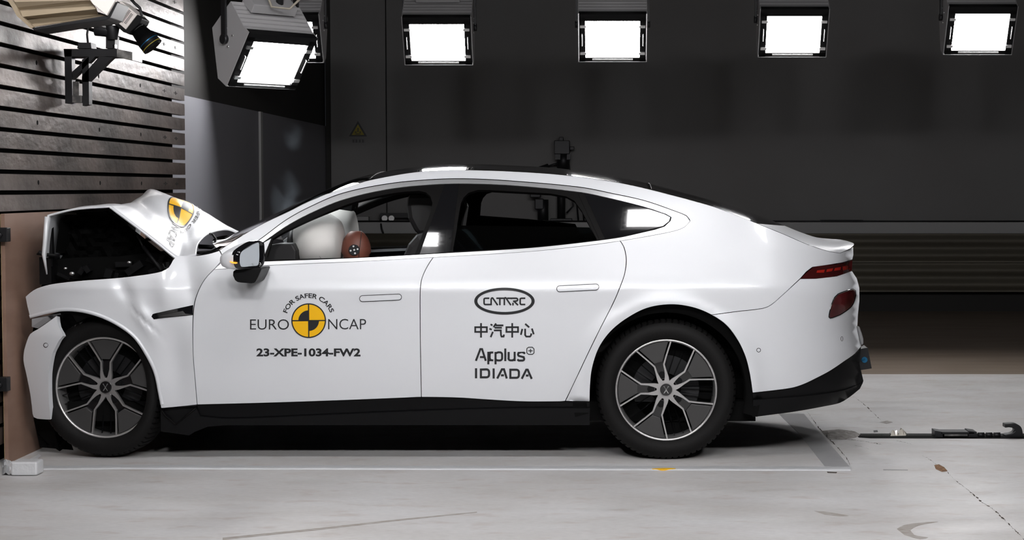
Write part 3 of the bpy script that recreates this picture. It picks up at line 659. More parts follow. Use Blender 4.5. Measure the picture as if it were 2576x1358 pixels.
# crumpled plastic behind the bumper corner
m_ = MB().prism([P(80, 802, .06), P(120, 795, .08), P(125, 806, .1), P(96, 826, .1), P(80, 822, .08)], (0, .2, 0)); m_.build('headlamp_bracket', 'lampgrey', CAR)
skin('front_valance', [(84, 1048), (128, 1056), (131, 1062), (150, 1135), (120, 1115), (92, 1085)], 'dark', CAR, off=.07, thick=.05, sp=12)
# rear bumper
rb_out = BUMP_SEAM + ARCH[bi+1:] + sm([(1893, 988), (1950, 981.6), (1995, 975), (2025, 965), (2050, 953), (2088, 933), (2125.5, 907.7), (2150.5, 890), (2167, 871)], 9) + [(2166, 860), (2160, 828), (2157.5, 822), (2159, 791), (2162.6, 757), (2162.6, 724), (2156, 700), (2143.5, 681), (2105, 694.5), (2052, 700.5)]
rb = skin('rear_bumper', rb_out, 'paint', CAR, gap=.8, mirror=True, sp=13)[0]
skin('parking_sensor', disc_pts(1908.5, 880.5, 4.2, n=16), 'paint', rb, off=-.002, thick=.002, step=4)
ring_decal('sensor_ring', 1908.5, 880.5, 4.2, 5.6, 'plastic', rb)
ring_decal('sensor_ring', 2118, 852, 2.2, 3.2, 'plastic', rb, ry0=5, ry1=6)
va = skin('rear_valance', sm([(1893, 988), (1950, 981.6), (1995, 975), (2025, 965), (2050, 953), (2088, 933), (2125.5, 907.7), (2150.5, 890), (2166, 872)], 9) + [(2162, 915), (2168, 940), (2172, 958)] + sm([(2170, 963), (2125, 981), (2050, 994), (1970, 1001), (1895, 1006.6)], 9), 'plastic', CAR, off=.012, thick=.02, mirror=True)[0]
skin('rear_skirt', sm([(1895, 1006.6), (1970, 1001), (2050, 994), (2125, 981), (2171, 962)], 9) + sm([(2163, 978), (2138, 998), (2113, 1013), (2075, 1021.6), (2000, 1035), (1940, 1043), (1894, 1049)], 9), 'plastic', CAR, off=-.002, thick=.02, mirror=True)
# tail lamps
tl_out = sm([(2013, 701), (2028, 686), (2044, 673), (2055, 669.5), (2118, 661.5), (2145, 654)], 8) + [(2143.5, 680)] + sm([(2125, 689), (2105, 694.5), (2052, 700.5), (2013, 701)], 8)
tl, tl2 = skin('tail_lamp', tl_out, 'red', CAR, off=.002, thick=.02, sp=9, gap=.5, mirror=True)
for a in ([(2056, 680), (2075, 678), (2073, 685.5), (2054, 686)], [(2081, 677), (2096, 674.5), (2093, 682), (2079, 684)], [(2101, 674), (2116, 671), (2114, 679), (2099, 681)], [(2121, 670), (2141, 665), (2140, 676), (2122, 680)]):
    skin('lit_segment', a, 'redlit', tl, off=-.001, thick=.001, sp=9, step=5)
skin('reflector', sm([(2085, 797), (2087, 784), (2093, 762), (2100, 747.5), (2107.5, 740), (2128, 732), (2146, 727.5), (2152, 731), (2153, 742), (2143, 769), (2118, 789), (2100, 797), (2088, 800)], 6), 'redlow', rb, off=-.003, thick=.01, sp=9, label='dark red rear reflector')
ringpts = sm([(2085, 797), (2087, 784), (2093, 762), (2100, 747.5), (2107.5, 740), (2128, 732), (2146, 727.5), (2152, 731), (2153, 742), (2143, 769), (2118, 789), (2100, 797), (2088, 800), (2085, 797)], 6)
MB().tube([S(x, y, -.001) for x, y in ringpts], .0035, 6).build('reflector_rim', 'gloss', rb)
# rear face joining both sides
def close_rear(name, py0, py1, m, n=14, extra=0):
    m_ = MB(); rows = []
    for j in range(n+1):
        py = py0+(py1-py0)*j/n; z = P(2150, py, .55).z; a = interp(_xe, z)-X0; yb = _dz(z); u0 = .975; s0 = (1-u0**NE)**(1/NE); row = []
        for i in range(25):
            s = s0*(1-2*i/24); u = (max(0, 1-abs(s)**NE))**(1/NE); row.append(Vector((X0+a*u-extra, YCC-(YCC-yb)*s, z)))
        rows.append(row)
    m_.grid(rows); return m_.build(name, m, CAR, recalc=False)
close_rear('tailgate_panel', 621, 878, 'paint', 24); close_rear('rear_valance_center', 872, 965, 'plastic', extra=.012); 
# loft: windscreen, roof glass, rear glass, boot lid
CT_ = [(597, 592), (640, 570), (700, 540), (760, 511), (822, 482), (860, 465.5), (919, 443.6), (1001, 427), (1072, 418), (1138, 413.7), (1237, 414), (1305, 417), (1400, 422.8), (1437, 427.5), (1542, 443), (1629.5, 460.5), (1727, 485.6), (1800, 505), (1853, 522), (1919, 546), (1970, 567), (2010, 583), (2040, 593), (2065, 599), (2100, 602), (2118, 603), (2139, 608), (2150, 613)]
CT_ = sm(CT_, 8)
def cross(px, py, kx=2.4, kz=2.1, n=24):
    Np = S(px, py, .002); sh = -.16*(smoothstep(560, 900, px)*-1+1)+.20*smoothstep(1640, 1900, px)-.065*smoothstep(1900, 2110, px)
    xc = Np.x+sh; cpx = VX + xc*F/(YCC+8.5)/.9988; C_ = P(cpx, interp(CT_, cpx), YCC); row = []
    for i in range(n+1):
        s = 1-2*i/n; yn = YCC-(YCC-Np.y)*s
        row.append(Vector((Np.x+(xc-Np.x)*(1-abs(s)**kx), yn, Np.z+(C_.z-Np.z)*(1-abs(s)**kz))))
    return row
def loft(name, x0, x1, m, label=None, drop=0, n=None):
    pts = [p for p in U if x0 <= p[0] <= x1]; m_ = MB(); rows = [cross(*p) for p in pts]
    if drop: rows = [[v-Vector((0, 0, drop)) for v in r] for r in rows]
    m_.grid(rows); o = m_.build(name, m, CAR, recalc=False)
    if label: o['label'] = label
    return o
loft('windshield', 540, 925, 'tint', 'curved windscreen'); loft('roof_glass', 912, 1640, 'gloss', 'gloss black glass roof'); loft('rear_window', 1625, 1915, 'gloss', 'dark sloping rear window')
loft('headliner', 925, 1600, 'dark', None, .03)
loft('boot_lid', 1900, 2114, 'paint')
for px in (921, 1631):
    u_ = [p for p in U if p[0] >= px][0]; MB().tube([v+Vector((0, 0, .001)) for v in cross(*u_)], .0015, 6).build('roof_seam', 'seal', CAR)
# sills
skin('side_sill', SILLTOP + sm([(1484, 1027), (1315, 1027), (1059, 1034), (779, 1046), (574, 1054), (504, 1048)], 12), 'sill', CAR, off=.012, thick=.03, mirror=True)
skin('lower_sill', sm([(504, 1048), (574, 1054), (779, 1046), (1059, 1034), (1315, 1027), (1484, 1027)], 12) + [(1483, 1069), (1000, 1069), (570, 1069.5), (523, 1073), (490, 1086), (476, 1095), (440, 1090), (405, 1085), (404, 1031), (416, 1046), (430, 1059), (442, 1067), (460, 1053), (493, 1025)], 'plastic', CAR, off=.0, thick=.03, mirror=True)
m_ = MB().tube([S(407, 1033, -.006), S(416, 1046, -.006), S(442, 1067.5, -.006), S(460, 1053, -.006), S(492, 1027, -.006)], .004, 6); m_.build('torn_edge', 'seal', CAR)
m_ = MB().prism([P(407, 1027, .08), P(495, 1020, .08), P(462, 1050, .08), P(442, 1064, .08)], (0, .1, 0)); m_.build('torn_liner', 'plastic', CAR)
# dark inner structure
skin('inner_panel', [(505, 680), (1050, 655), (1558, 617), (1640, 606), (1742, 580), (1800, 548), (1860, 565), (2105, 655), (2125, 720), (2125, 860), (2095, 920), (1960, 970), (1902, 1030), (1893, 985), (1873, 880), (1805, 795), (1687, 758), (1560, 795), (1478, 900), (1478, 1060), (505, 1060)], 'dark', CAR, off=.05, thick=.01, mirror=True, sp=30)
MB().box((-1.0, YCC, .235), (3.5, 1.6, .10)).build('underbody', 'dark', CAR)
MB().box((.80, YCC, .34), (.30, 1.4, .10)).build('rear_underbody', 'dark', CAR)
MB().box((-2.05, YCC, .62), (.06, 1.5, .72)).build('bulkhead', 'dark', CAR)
def liner(cx, cz, r, name, a0=-15, a1=195):
    for s in (0, 1):
        m_ = MB(); ys = [.05, .36]; ys = [2*YCC-y for y in ys] if s else ys
        out = [(cx+(r+.07)*math.cos(R_(a0+(a1-a0)*i/30)), max(.2, cz+(r+.07)*math.sin(R_(a0+(a1-a0)*i/30)))) for i in range(31)]
        arc = [(cx+r*math.cos(R_(a0+(a1-a0)*i/30)), max(.2, cz+r*math.sin(R_(a0+(a1-a0)*i/30)))) for i in range(31)]
        m_.grid([[(x, ys[0], z) for x, z in out]] + [[(x, y, z) for x, z in arc] for y in ys]); m_.add([(x, ys[1], z) for x, z in arc], [tuple(range(31))]); m_.build(name, 'dark', CAR, recalc=False)
RWX = P(1676, 985, .05); FWX = P(265, 973, .05)
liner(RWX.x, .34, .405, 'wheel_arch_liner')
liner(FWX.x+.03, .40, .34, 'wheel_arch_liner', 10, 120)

# lettering ------------------------------------------------------------
def ribbon(mb, pts, wd, off=-.0012, fn=D, step=6, parentf=None, close=False):
    n = len(pts)
    if close: pts = pts + [pts[0]]; n += 1
    L = []; 
    for i in range(n):
        if close and i in (0, n-1): a, b, c = pts[n-2], pts[0], pts[1]
        else: a, b, c = pts[max(i-1, 0)], pts[i], pts[min(i+1, n-1)]
        d1 = Vector((b[0]-a[0], b[1]-a[1])); d2 = Vector((c[0]-b[0], c[1]-b[1]))
        if d1.length < 1e-6: d1 = d2
        if d2.length < 1e-6: d2 = d1
        d1.normalize(); d2.normalize(); t = d1+d2
        if t.length < 1e-3: t = d1
        t.normalize(); nn = Vector((-t.y, t.x)); k = 1/max(.45, nn.dot(Vector((-d1.y, d1.x)))); L.append((Vector(b), nn*k*wd/2))
    rows = []
    for i in range(n-1):
        (p, a), (q, b) = L[i], L[i+1]; k = max(1, int((q-p).length/step))
        for j in range(k+1 if i == n-2 else k):
            t = j/k; c = p.lerp(q, t); o = a.lerp(b, t); rows.append([S(c.x-o.x, c.y-o.y, off, fn), S(c.x+o.x, c.y+o.y, off, fn)])
    mb.grid(rows, smooth=False)
def text_decal(name, s, x0, x1, ytop, ybase, m, parent, bold=0.0, arc=None, fn=D, track=1.0):
    cu = bpy.data.curves.new(name+'_font', 'FONT'); cu.body = s; cu.size = 1; cu.offset = bold; cu.resolution_u = 4; cu.space_character = track
    to = bpy.data.objects.new(name+'_tmp', cu); COL.objects.link(to); bpy.context.view_layer.update()
    dg = bpy.context.evaluated_depsgraph_get(); me = to.evaluated_get(dg).to_mesh(); vs = [v.co.copy() for v in me.vertices]; fs = [tuple(p.vertices) for p in me.polygons]
    to.evaluated_get(dg).to_mesh_clear(); bpy.data.objects.remove(to)
    xa = min(v.x for v in vs); xb = max(v.x for v in vs); yb = max(v.y for v in vs); ya = min(v.y for v in vs)
    out = []
    for v in vs:
        u = (v.x-xa)/(xb-xa); t = (v.y-ya)/(yb-ya)
        if arc: cx, cy, rr, hh, a0, a1 = arc; a = a0+(a1-a0)*u; r = rr+hh*t; px, py = cx+r*math.sin(a), cy-r*math.cos(a)
        else: px = x0+(x1-x0)*u; py = ybase+(ytop-ybase)*t
        out.append(S(px, py, -.0013, fn))
    m_ = MB().add(out, fs); return m_.build(name, m, parent, recalc=False)
text_decal('lettering', 'EURO', 629, 727, 803, 829, 'ink', fdo, -.004)
text_decal('lettering', 'NCAP', 825.5, 921, 802, 828.4, 'ink', fdo, -.004)
text_decal('test_number', '23-XPE-1034-FW2', 645, 907, 876, 896.5, 'ink', fdo, .035)
text_decal('slogan_arc', 'FOR SAFER CARS', 0, 0, 0, 0, 'ink', fdo, .022, arc=(776.5, 806.4, 57.0, 12, R_(-71), R_(70)))
cx, cy, RD = 776.5, 806.4, 43.6
m_ = MB()
rows = [[S(cx+r*math.cos(a*math.pi/30), cy+r*math.sin(a*math.pi/30), -.0011) for r in (.1, 14, 28, 41.5)] for a in range(61)]
m_.grid(rows); em = m_.build('target_disc', 'yellow', fdo, recalc=False); em['label'] = 'yellow and black quartered disc'
m_ = MB(); ribbon(m_, disc_pts(cx, cy, 42.2, n=64), 3.0, -.0018, close=True); ribbon(m_, [(cx-.3, cy-42), (cx+.3, cy+42)], 3.0, -.0018); ribbon(m_, [(cx-42, cy+.2), (cx+42, cy-.4)], 3.0, -.0018)
for a0 in (math.pi, 0):
    m_.grid([[S(cx+r*math.cos(a0+a*math.pi/24), cy+r*math.sin(a0+a*math.pi/24), -.0017) for r in (.1, 13, 26)] for a in range(13)])
m_.build('target_marks', 'ink', fdo, recalc=False)
def Z(p, o=(1100, 680), s=4.243): return (o[0]+p[0]/s, o[1]+p[1]/s)
def strokes(name, L, parent, wd, o=(1100, 680), s=4.243, m='ink'):
    m_ = MB()
    for st in L:
        ww = wd
        if isinstance(st, tuple) and isinstance(st[1], (int, float)) and isinstance(st[0], list): st, ww = st
        cl = st[0] == st[-1] and len(st) > 2
        ribbon(m_, [Z(p, o, s) for p in (st[:-1] if cl else st)], ww/s, -.0014, step=3, close=cl)
    return m_.build(name, m, parent, recalc=False)
def arcp(cx, cy, r, a0, a1, n=8): return [(cx+r*math.cos(R_(a0+(a1-a0)*i/n)), cy+r*math.sin(R_(a0+(a1-a0)*i/n))) for i in range(n+1)]
ov = ring_decal('oval_emblem', 1269, 757.3, 68, 76, 'ink', rdo, -.0014, ry0=27.2, ry1=34, n=90)
strokes('oval_lettering', [
    [(556, 297), (510, 297)] + arcp(512, 309, 12, -90, -180, 4) + [(500, 352)] + arcp(512, 354, 10, 180, 90, 4) + [(575, 364)],
    [(575, 372), (575, 312)] + arcp(587, 304, 10, 180, 300, 5) + [(645, 372)],
    [(630, 297), (712, 297)], [(668, 297), (668, 372)],
    [(716, 372), (716, 308)] + arcp(727, 302, 10, 180, 300, 5) + [(786, 372)],
    [(745, 297), (790, 297)],
    [(790, 297), (840, 297)] + arcp(843, 312, 15, -90, 90, 6) + [(808, 330)], [(808, 345), (808, 374)], [(820, 330), (862, 372)], [(790, 297), (797, 305)],
    [(940, 297), (895, 297)] + arcp(897, 309, 12, -90, -180, 4) + [(885, 352)] + arcp(897, 354, 10, 180, 90, 4) + [(940, 364)]], rdo, 17)
CJ = []
for ox in (0, 333):
    CJ += [[(405+ox, 606), (529+ox, 606), (529+ox, 656), (405+ox, 656), (405+ox, 606)], [(467+ox, 562), (467+ox, 717)]]
CJ += [[(568, 576), (590, 586)], [(556, 622), (582, 632)], [(594, 655), (570, 712)],
       [(628, 566), (600, 606)], [(622, 587), (706, 587)], [(612, 612), (690, 612)], [(604, 640), (678, 640), (680, 690), (686, 706), (708, 706), (712, 684)],
       [(908, 624), (892, 688)], [(938, 570), (982, 608)], [(938, 622), (938, 690), (950, 706), (990, 706), (1000, 694), (1004, 672)], [(1010, 620), (1030, 682)]]
strokes('chinese_characters', CJ, rdo, 19)
strokes('logo_lettering', [
    [(412, 965), (460, 840), (478, 840), (518, 965)], [(455, 925), (500, 925)],
    [(545, 1003), (545, 868)], [(545, 880), (575, 876), (598, 876)], [(545, 960), (572, 958), (598, 960)], [(570, 876), (560, 895), (560, 940), (572, 958)],
    [(622, 1003), (622, 870)], [(622, 885), (650, 874), (668, 874)] + arcp(668, 898, 24, -90, 0, 4) + [(692, 935)] + arcp(668, 937, 24, 0, 90, 4) + [(640, 960), (622, 950)],
    [(726, 833), (726, 968)],
    [(762, 870), (762, 935)] + arcp(782, 938, 22, 180, 90, 4) + [(805, 960), (826, 946)], [(826, 868), (826, 968)],
    [(936, 890), (925, 878), (880, 876)] + arcp(882, 897, 20, -90, -230, 5) + [(920, 925)] + arcp(910, 944, 18, -60, 90, 5) + [(870, 962), (855, 950)]], rdo, 22)
strokes('plus_badge', [([(960, 830), (975, 820), (1015, 820), (1033, 838), (1033, 880), (1015, 896), (975, 896), (956, 880), (956, 838), (960, 830)], 9), ([(995, 838), (995, 880)], 10), ([(972, 858), (1018, 858)], 10)], rdo, 9)
strokes('institute_lettering', [
    [(414, 1044), (414, 1152)], [(466, 1058), (520, 1056)] + arcp(525, 1084, 28, -90, 0, 5) + [(553, 1112)] + arcp(525, 1113, 28, 0, 90, 5) + [(466, 1141), (466, 1058)],
    [(602, 1046), (602, 1154)], [(640, 1154), (690, 1056), (712, 1056), (742, 1154)], [(680, 1120), (712, 1120)],
    [(780, 1060), (840, 1060)] + arcp(845, 1086, 26, -90, 0, 5) + [(871, 1116)] + arcp(845, 1120, 26, 0, 90, 5) + [(780, 1146), (780, 1060)],
    [(902, 1157), (950, 1060), (965, 1060), (1008, 1157)], [(945, 1122), (975, 1122)]], rdo, 23)
m_ = MB(); ribbon(m_, [(x, y-1.2) for x, y in TRIM_TOP[:-10]], 1.8, -.0045); m_.build('trim_gap', 'seal', CAR, recalc=False)
def handle(x0, y0, x1, y1, r, door):
    n = 8; a = math.atan2(y1-y0, x1-x0); pts = [(x1+r*math.sin(a+math.pi*i/n), y1-r*math.cos(a+math.pi*i/n)) for i in range(n+1)] + [(x0-r*math.sin(a+math.pi*i/n), y0+r*math.cos(a+math.pi*i/n)) for i in range(n+1)]
    h = skin('door_handle', pts, 'paint', door, off=-.002, thick=.004, step=6)
    m_ = MB(); ribbon(m_, pts, 1.6, -.0026, close=True); m_.build('handle_seam', 'ink', door, recalc=False)
handle(912, 751, 1002.5, 747, 7.6, fdo); handle(1408, 726.3, 1499, 721.6, 7.6, rdo)

# hood ------------------------------------------------------------------
HY = [.12, .35, .65, .95, 1.3, 1.74]
HN = [[(109, 648), (113, 598), (121, 542), (190, 526), (275, 520), (345, 573), (400, 616), (444, 651), (466, 648), (493, 642)],
      [(140, 650), (144, 600), (156, 537), (220, 521), (305, 517.5), (365, 548), (415, 578), (455, 604), (478, 612), (500, 612)],
      [(188, 650), (190, 600), (203, 535), (262, 522), (330, 517), (385, 528), (430, 547), (470, 566), (500, 576), (528, 587)],
      [(235, 650), (238, 600), (250, 533), (300, 522), (345, 506), (388, 491), (440, 505), (485, 525), (530, 550), (572, 578)],
      [(290, 650), (292, 600), (300, 533), (335, 515), (360, 494), (386, 479), (450, 503), (500, 528), (550, 557), (612, 592)],
      [(350, 650), (350, 600), (358, 540), (370, 525), (385, 508), (408, 497), (460, 522), (520, 550), (590, 582), (668, 614)]]
HP = [[P(x, y, Y) for x, y in row] for row, Y in zip(HN, HY)]
def cr(p0, p1, p2, p3, t): return ((p1*2)+(p2-p0)*t+(p0*2-p1*5+p2*4-p3)*t*t+(p1*3-p0-p2*3+p3)*t**3)*.5
def crrow(r, k, sharp=()):
    out = []
    for i in range(len(r)-1):
        a = r[i-1] if i > 0 and i not in sharp else r[i]*2-r[i+1] if i not in sharp else r[i]; d = r[i+2] if i+2 < len(r) and (i+1) not in sharp else r[i+1]
        if i == 0: a = r[0]*2-r[1]
        for j in range(k): out.append(cr(a, r[i], r[i+1], d, j/k))
    return out+[r[-1]]
rows_ = [crrow(r, 6, (2, 4) if i == 0 else (2,)) for i, r in enumerate(HP)]
cols_ = [crrow([rows_[j][i] for j in range(len(rows_))], 6) for i in range(len(rows_[0]))]
# fine creases in the buckled sheet
def crease(p, i, j):
    k = math.sin(i*.55+j*.35)*math.sin(j*.6+i*.12)*.0045*smoothstep(8, 20, i)*smoothstep(56, 44, i)*smoothstep(0, 8, j)
    return p+Vector((0, 0, k))
cols_ = [[crease(p, i, j) for j, p in enumerate(r)] for i, r in enumerate(cols_)]
hd = MB().grid(cols_).build('hood', 'paint', CAR, solid=.010, recalc=False); hd['label'] = 'white bonnet buckled up into a tent'
ctr = sum(HP[2], Vector())/len(HP[2])
ins = [[p + Vector((.03*(1 if i < 14 else 0), 0, -.022)) for p in r[3:-3]] for i, r in enumerate(cols_[3:-4])]
MB().grid(ins).build('hood_lining', 'dark', CAR, recalc=False)
# front return flange of the bonnet
MB().tube([P(118, 545, .13), P(114, 600, .12), P(110, 640, .12), P(118, 690, .13)], [.012, .012, .010, .004], 8).build('hood_edge', 'paint', CAR)
# reversed emblem on the bonnet
def hood_pt(u, v, lift=.0075):
    i = min(len(cols_)-2, max(0, int(u))); j = min(len(cols_[0])-2, max(0, int(v))); a, b = u-i, v-j
    p = (cols_[i][j]*(1-a)+cols_[i+1][j]*a)*(1-b)+(cols_[i][j+1]*(1-a)+cols_[i+1][j+1]*a)*b
    n = (cols_[i+1][j]-cols_[i][j]).cross(cols_[i][j+1]-cols_[i][j]).normalized()
    if n.z < 0: n = -n
    return p+n*lift
cu_, cv_ = 38.5, 15.5
MB().grid([[hood_pt(cu_+r*4.2*math.cos(a*math.pi/20), cv_+r*5.6*math.sin(a*math.pi/20)) for r in (.05, .35, .7, 1)] for a in range(41)]).build('bonnet_emblem', 'yellow', hd, recalc=False)
m_ = MB()
m_.grid([[hood_pt(cu_+r*4.2*math.cos(a*math.pi/20), cv_+r*5.6*math.sin(a*math.pi/20), .009) for r in (.96, 1.06)] for a in range(41)])
m_.grid([[hood_pt(cu_+t, cv_-.15, .009), hood_pt(cu_+t, cv_+.15, .009)] for t in (-4.2, -2.1, 0, 2.1, 4.2)]); m_.grid([[hood_pt(cu_-.12, cv_+t, .009), hood_pt(cu_+.12, cv_+t, .009)] for t in (-5.6, -2.8, 0, 2.8, 5.6)])
for a0 in (math.pi, 0): m_.grid([[hood_pt(cu_+r*4.2*math.cos(a0+a*math.pi/16), cv_+r*5.6*math.sin(a0+a*math.pi/16), .0088) for r in (.02, .3, .6)] for a in range(9)])
m_.build('emblem_marks', 'ink', hd, recalc=False)
def hood_text(s, f, bold=0.0):
    cu = bpy.data.curves.new('hood_font', 'FONT'); cu.body = s; cu.size = 1; cu.offset = bold; cu.resolution_u = 2
    to = bpy.data.objects.new('hood_tmp', cu); COL.objects.link(to); bpy.context.view_layer.update(); dg = bpy.context.evaluated_depsgraph_get(); me = to.evaluated_get(dg).to_mesh()
    vs = [v.co.copy() for v in me.vertices]; fs = [tuple(p.vertices) for p in me.polygons]; to.evaluated_get(dg).to_mesh_clear(); bpy.data.objects.remove(to)
    xa = min(v.x for v in vs); xb = max(v.x for v in vs); ya = min(v.y for v in vs); yb = max(v.y for v in vs)
    MB().add([hood_pt(*f((v.x-xa)/(xb-xa), (v.y-ya)/(yb-ya)), .0092) for v in vs], fs).build('bonnet_lettering', 'ink', hd, recalc=False)
hood_text('EURO', lambda a, b: (cu_-1.4+b*2.8, cv_+13.5-a*7.5)); hood_text('NCAP', lambda a, b: (cu_-1.4+b*2.8, cv_-6.0-a*7.5))
hood_text('FOR SAFER CARS', lambda a, b: (cu_+(5.1+b*1.3)*math.cos(R_(-70+140*a)), cv_-(6.8+b*1.7)*math.sin(R_(-70+140*a))), .02)
# engine bay
def noise_sheet(name, poly, Y, amp, m, sp=12):
    V, T = tri2d(dens(poly, 10), (), sp); rr = random.Random(3)
    vs_ = [P(v[0], v[1], Y + amp*(rr.random()-.5)) for v in V]; vs_ = [Vector((max(v.x, -2.97), v.y, v.z)) for v in vs_]; MB().add(vs_, T).build(name, m, CAR, recalc=False)
noise_sheet('front_arch_liner', [(110, 796), (160, 780), (260, 798), (345, 850), (380, 900), (380, 960), (250, 870), (140, 850)], .30, .01, 'dark')
noise_sheet('engine_bay', [(118, 560), (135, 545), (272, 530), (345, 585), (430, 652), (420, 672), (398, 686), (300, 700), (130, 718), (95, 724), (100, 680), (120, 640)], .42, .08, 'dark')
m_ = MB(); rr = random.Random(5)
for i in range(34):
    px = rr.uniform(115, 410); py = rr.uniform(672, 700) if px < 300 else rr.uniform(655, 682); c = P(px, py, rr.uniform(.2, .5)); m_.box(c, (rr.uniform(.02, .10), rr.uniform(.03, .1), rr.uniform(.015, .05)), Matrix.Rotation(rr.uniform(-.6, .6), 3, 'Y'))
m_.build('engine_clutter', 'plastic', CAR)
m_ = MB()
for (x, y, r) in ((181, 688, 5), (165, 675, 3.5), (325, 660, 4)): m_.ball(P(x, y, .16), (r/500*1.4, .01, r/500), 12, 8)
m_.build('bright_fastener', 'silver', CAR)
MB().tube([P(345, 592, .22), P(362, 625, .20)], .0055, 8).tube([P(360, 620, .20), P(406, 681, .14)], .0095, 10).build('gas_strut', 'plastic', CAR)
m_ = MB(); m_.grid([[P(92, 640, .14), P(100, 630, .14)], [P(110, 643, .16), P(112, 636, .16)], [P(135, 646, .18), P(135, 638, .18)], [P(150, 652, .2), P(150, 640, .2)]]); m_.build('bent_bracket', 'plastic', CAR, solid=.01)
MB().box(P(128, 606, .22), (.022, .03, .26)).box(P(122, 680, .25), (.06, .1, .14)).build('latch_post', 'plastic', CAR)
noise_sheet('crushed_dark_fill', [(95, 800), (160, 790), (150, 850), (140, 960), (160, 1060), (185, 1132), (100, 1125), (84, 1050), (70, 900), (80, 830)], .25, .06, 'dark')  # dark filler sheet, stretched low to blacken the gap between valance and tyre
MB().prism([P(145, 652, .3), P(200, 648, .3), P(290, 646, .3), P(375, 636, .3), (P(400, 645, .3)), P(390, 690, .3), P(140, 705, .3)], (0, .3, 0)).build('engine_cover', 'dark', CAR)
# cowl and wipers
MB().grid([[P(495, 645, .2), P(560, 632, .2), P(600, 612, .2)], [P(520, 640, .9), P(590, 618, .9), P(620, 600, .9)], [P(560, 630, 1.6), P(650, 615, 1.6), P(680, 600, 1.6)]]).build('cowl_panel', 'plastic', CAR, solid=.01)
MB().tube([P(497, 636, .35), P(530, 632, .4), P(585, 600, .6)], .008, 8).tube([P(560, 625, .5), P(535, 590, .55), P(528, 588, .6)], .006, 8).build('wiper', 'plastic', CAR)
MB().tube([P(500, 620, .7), P(545, 622, .7), P(580, 600, .8)], .012, 8).build('wiper_linkage', 'plastic', CAR)

# door mirror -----------------------------------------------------------
def MY(px): return -.27+(px-593)/72*.15
def zz(p): return (560+p[0]/9.7, 590+p[1]/9.7)
rim = sm([zz(p) for p in [(320, 600), (325, 500), (350, 420), (420, 350), (560, 255), (700, 180), (840, 138), (920, 148), (980, 195), (1003, 330), (1018, 600), (992, 740), (900, 815), (700, 845), (480, 845), (380, 815), (325, 700), (320, 600)]], 3)[:-1]
gl = sm([zz(p) for p in [(400, 640), (415, 470), (480, 400), (600, 310), (740, 240), (850, 195), (885, 200), (892, 350), (890, 600), (868, 740), (700, 768), (440, 785), (405, 730), (400, 640)]], 3)[:-1]
mir = MB(); g3 = [P(x, y, MY(x)) for x, y in gl]; r3 = [P(x, y, MY(x)) for x, y in rim]; r4 = [p+Vector((-.015, -.004, 0)) for p in r3]
def rs(poly, n=48):
    L = [0]; m = len(poly)
    for i in range(m): L.append(L[-1]+(poly[(i+1) % m]-poly[i]).length)
    out = []; s0 = min(range(m), key=lambda i: (poly[i].x))
    for k in range(n):
        t = (L[s0]+L[-1]*k/n) % L[-1]; i = max(j for j in range(m) if L[j] <= t); out.append(poly[i].lerp(poly[(i+1) % m], (t-L[i])/max(1e-9, L[i+1]-L[i])))
    return out
G3, R3 = rs(g3), rs(r3)
cR = sum(R3, Vector())/48
mro = MB().grid([G3, [a.lerp(b, .15)+Vector((.006, -.004, 0)) for a, b in zip(G3, R3)], [a.lerp(b, .6)+Vector((.014, -.006, 0)) for a, b in zip(G3, R3)], R3, [p+Vector((-.02, 0, 0)) for p in R3]], close=True).build('side_mirror', 'gloss', CAR, recalc=True)
mro['label'] = 'door mirror with white cap and gloss black rim'
tip = P(578, 652, -.17)
caps = []
for t in (0, .25, .5, .72, .88, .97):
    k = (1-t*t)**.5; caps.append([cR.lerp(p, k)*1.0 + Vector(((tip.x-cR.x)*t*.0 - .115*t+.0, -.012*t, -.012*t))+Vector((-.012, 0, 0)) for p in R3])
MB().grid(caps, close=True).add(caps[-1], [tuple(range(48))]).build('mirror_cap', 'paint', mro)
MB().add([p+Vector((.001, -.0005, 0)) for p in G3], [tuple(range(48))]).build('mirror_glass', 'mirrorglass', mro, recalc=False)
MB().tube([P(577, 657, -.262), P(584, 660, -.285), P(592, 661.5, -.292), P(597, 661, -.292)], [.002, .004, .004, .002], 8).build('turn_indicator', 'amber', mro)
sk = [zz(p) for p in [(330, 845), (255, 900), (250, 1000), (300, 1110), (360, 1155), (430, 1170), (700, 1190), (760, 1180), (800, 1150), (860, 1040), (945, 850), (930, 815)]]
MB().prism([P(x, y, -.20) for x, y in sk], (0, .22, 0)).build('mirror_arm', 'plastic', mro, bevel=.012)

# interior ----------------------------------------------------------------
def slabY(name, pts, y0, y1, m, parent=CAR, bevel=.03, label=None):
    o = MB().prism([P(x, y, y0) for x, y in pts], (0, y1-y0, 0)).build(name, m, parent, bevel=bevel)
    if label: o['label'] = label
    return o
for y0 in (.38, 1.10):
    sx = 0 if y0 < 1 else 60
    st = slabY('seat', [(1047+sx, 590), (1026+sx, 614), (1014+sx, 642), (1000+sx, 800), (960+sx, 850), (1130+sx, 870), (1160+sx, 640), (1100+sx, 575)], y0, y0+.46, 'leather', label='dark leather front seat')
    slabY('headrest', [(1026+sx, 487), (1022+sx, 517), (1026+sx, 550), (1040+sx, 577), (1050+sx, 592), (1100+sx, 590), (1110+sx, 520), (1095+sx, 486)], y0+.08, y0+.36, 'leather', st, bevel=.025)
slabY('rear_seat', [(1560, 560), (1540, 600), (1500, 720), (1440, 800), (1430, 900), (1700, 900), (1720, 600), (1650, 565)], .35, 1.5, 'leather')
slabY('dashboard', [(640, 640), (655, 620), (700, 612), (735, 612), (745, 630), (742, 700), (700, 760), (600, 760)], .25, 1.6, 'leather', bevel=.01)
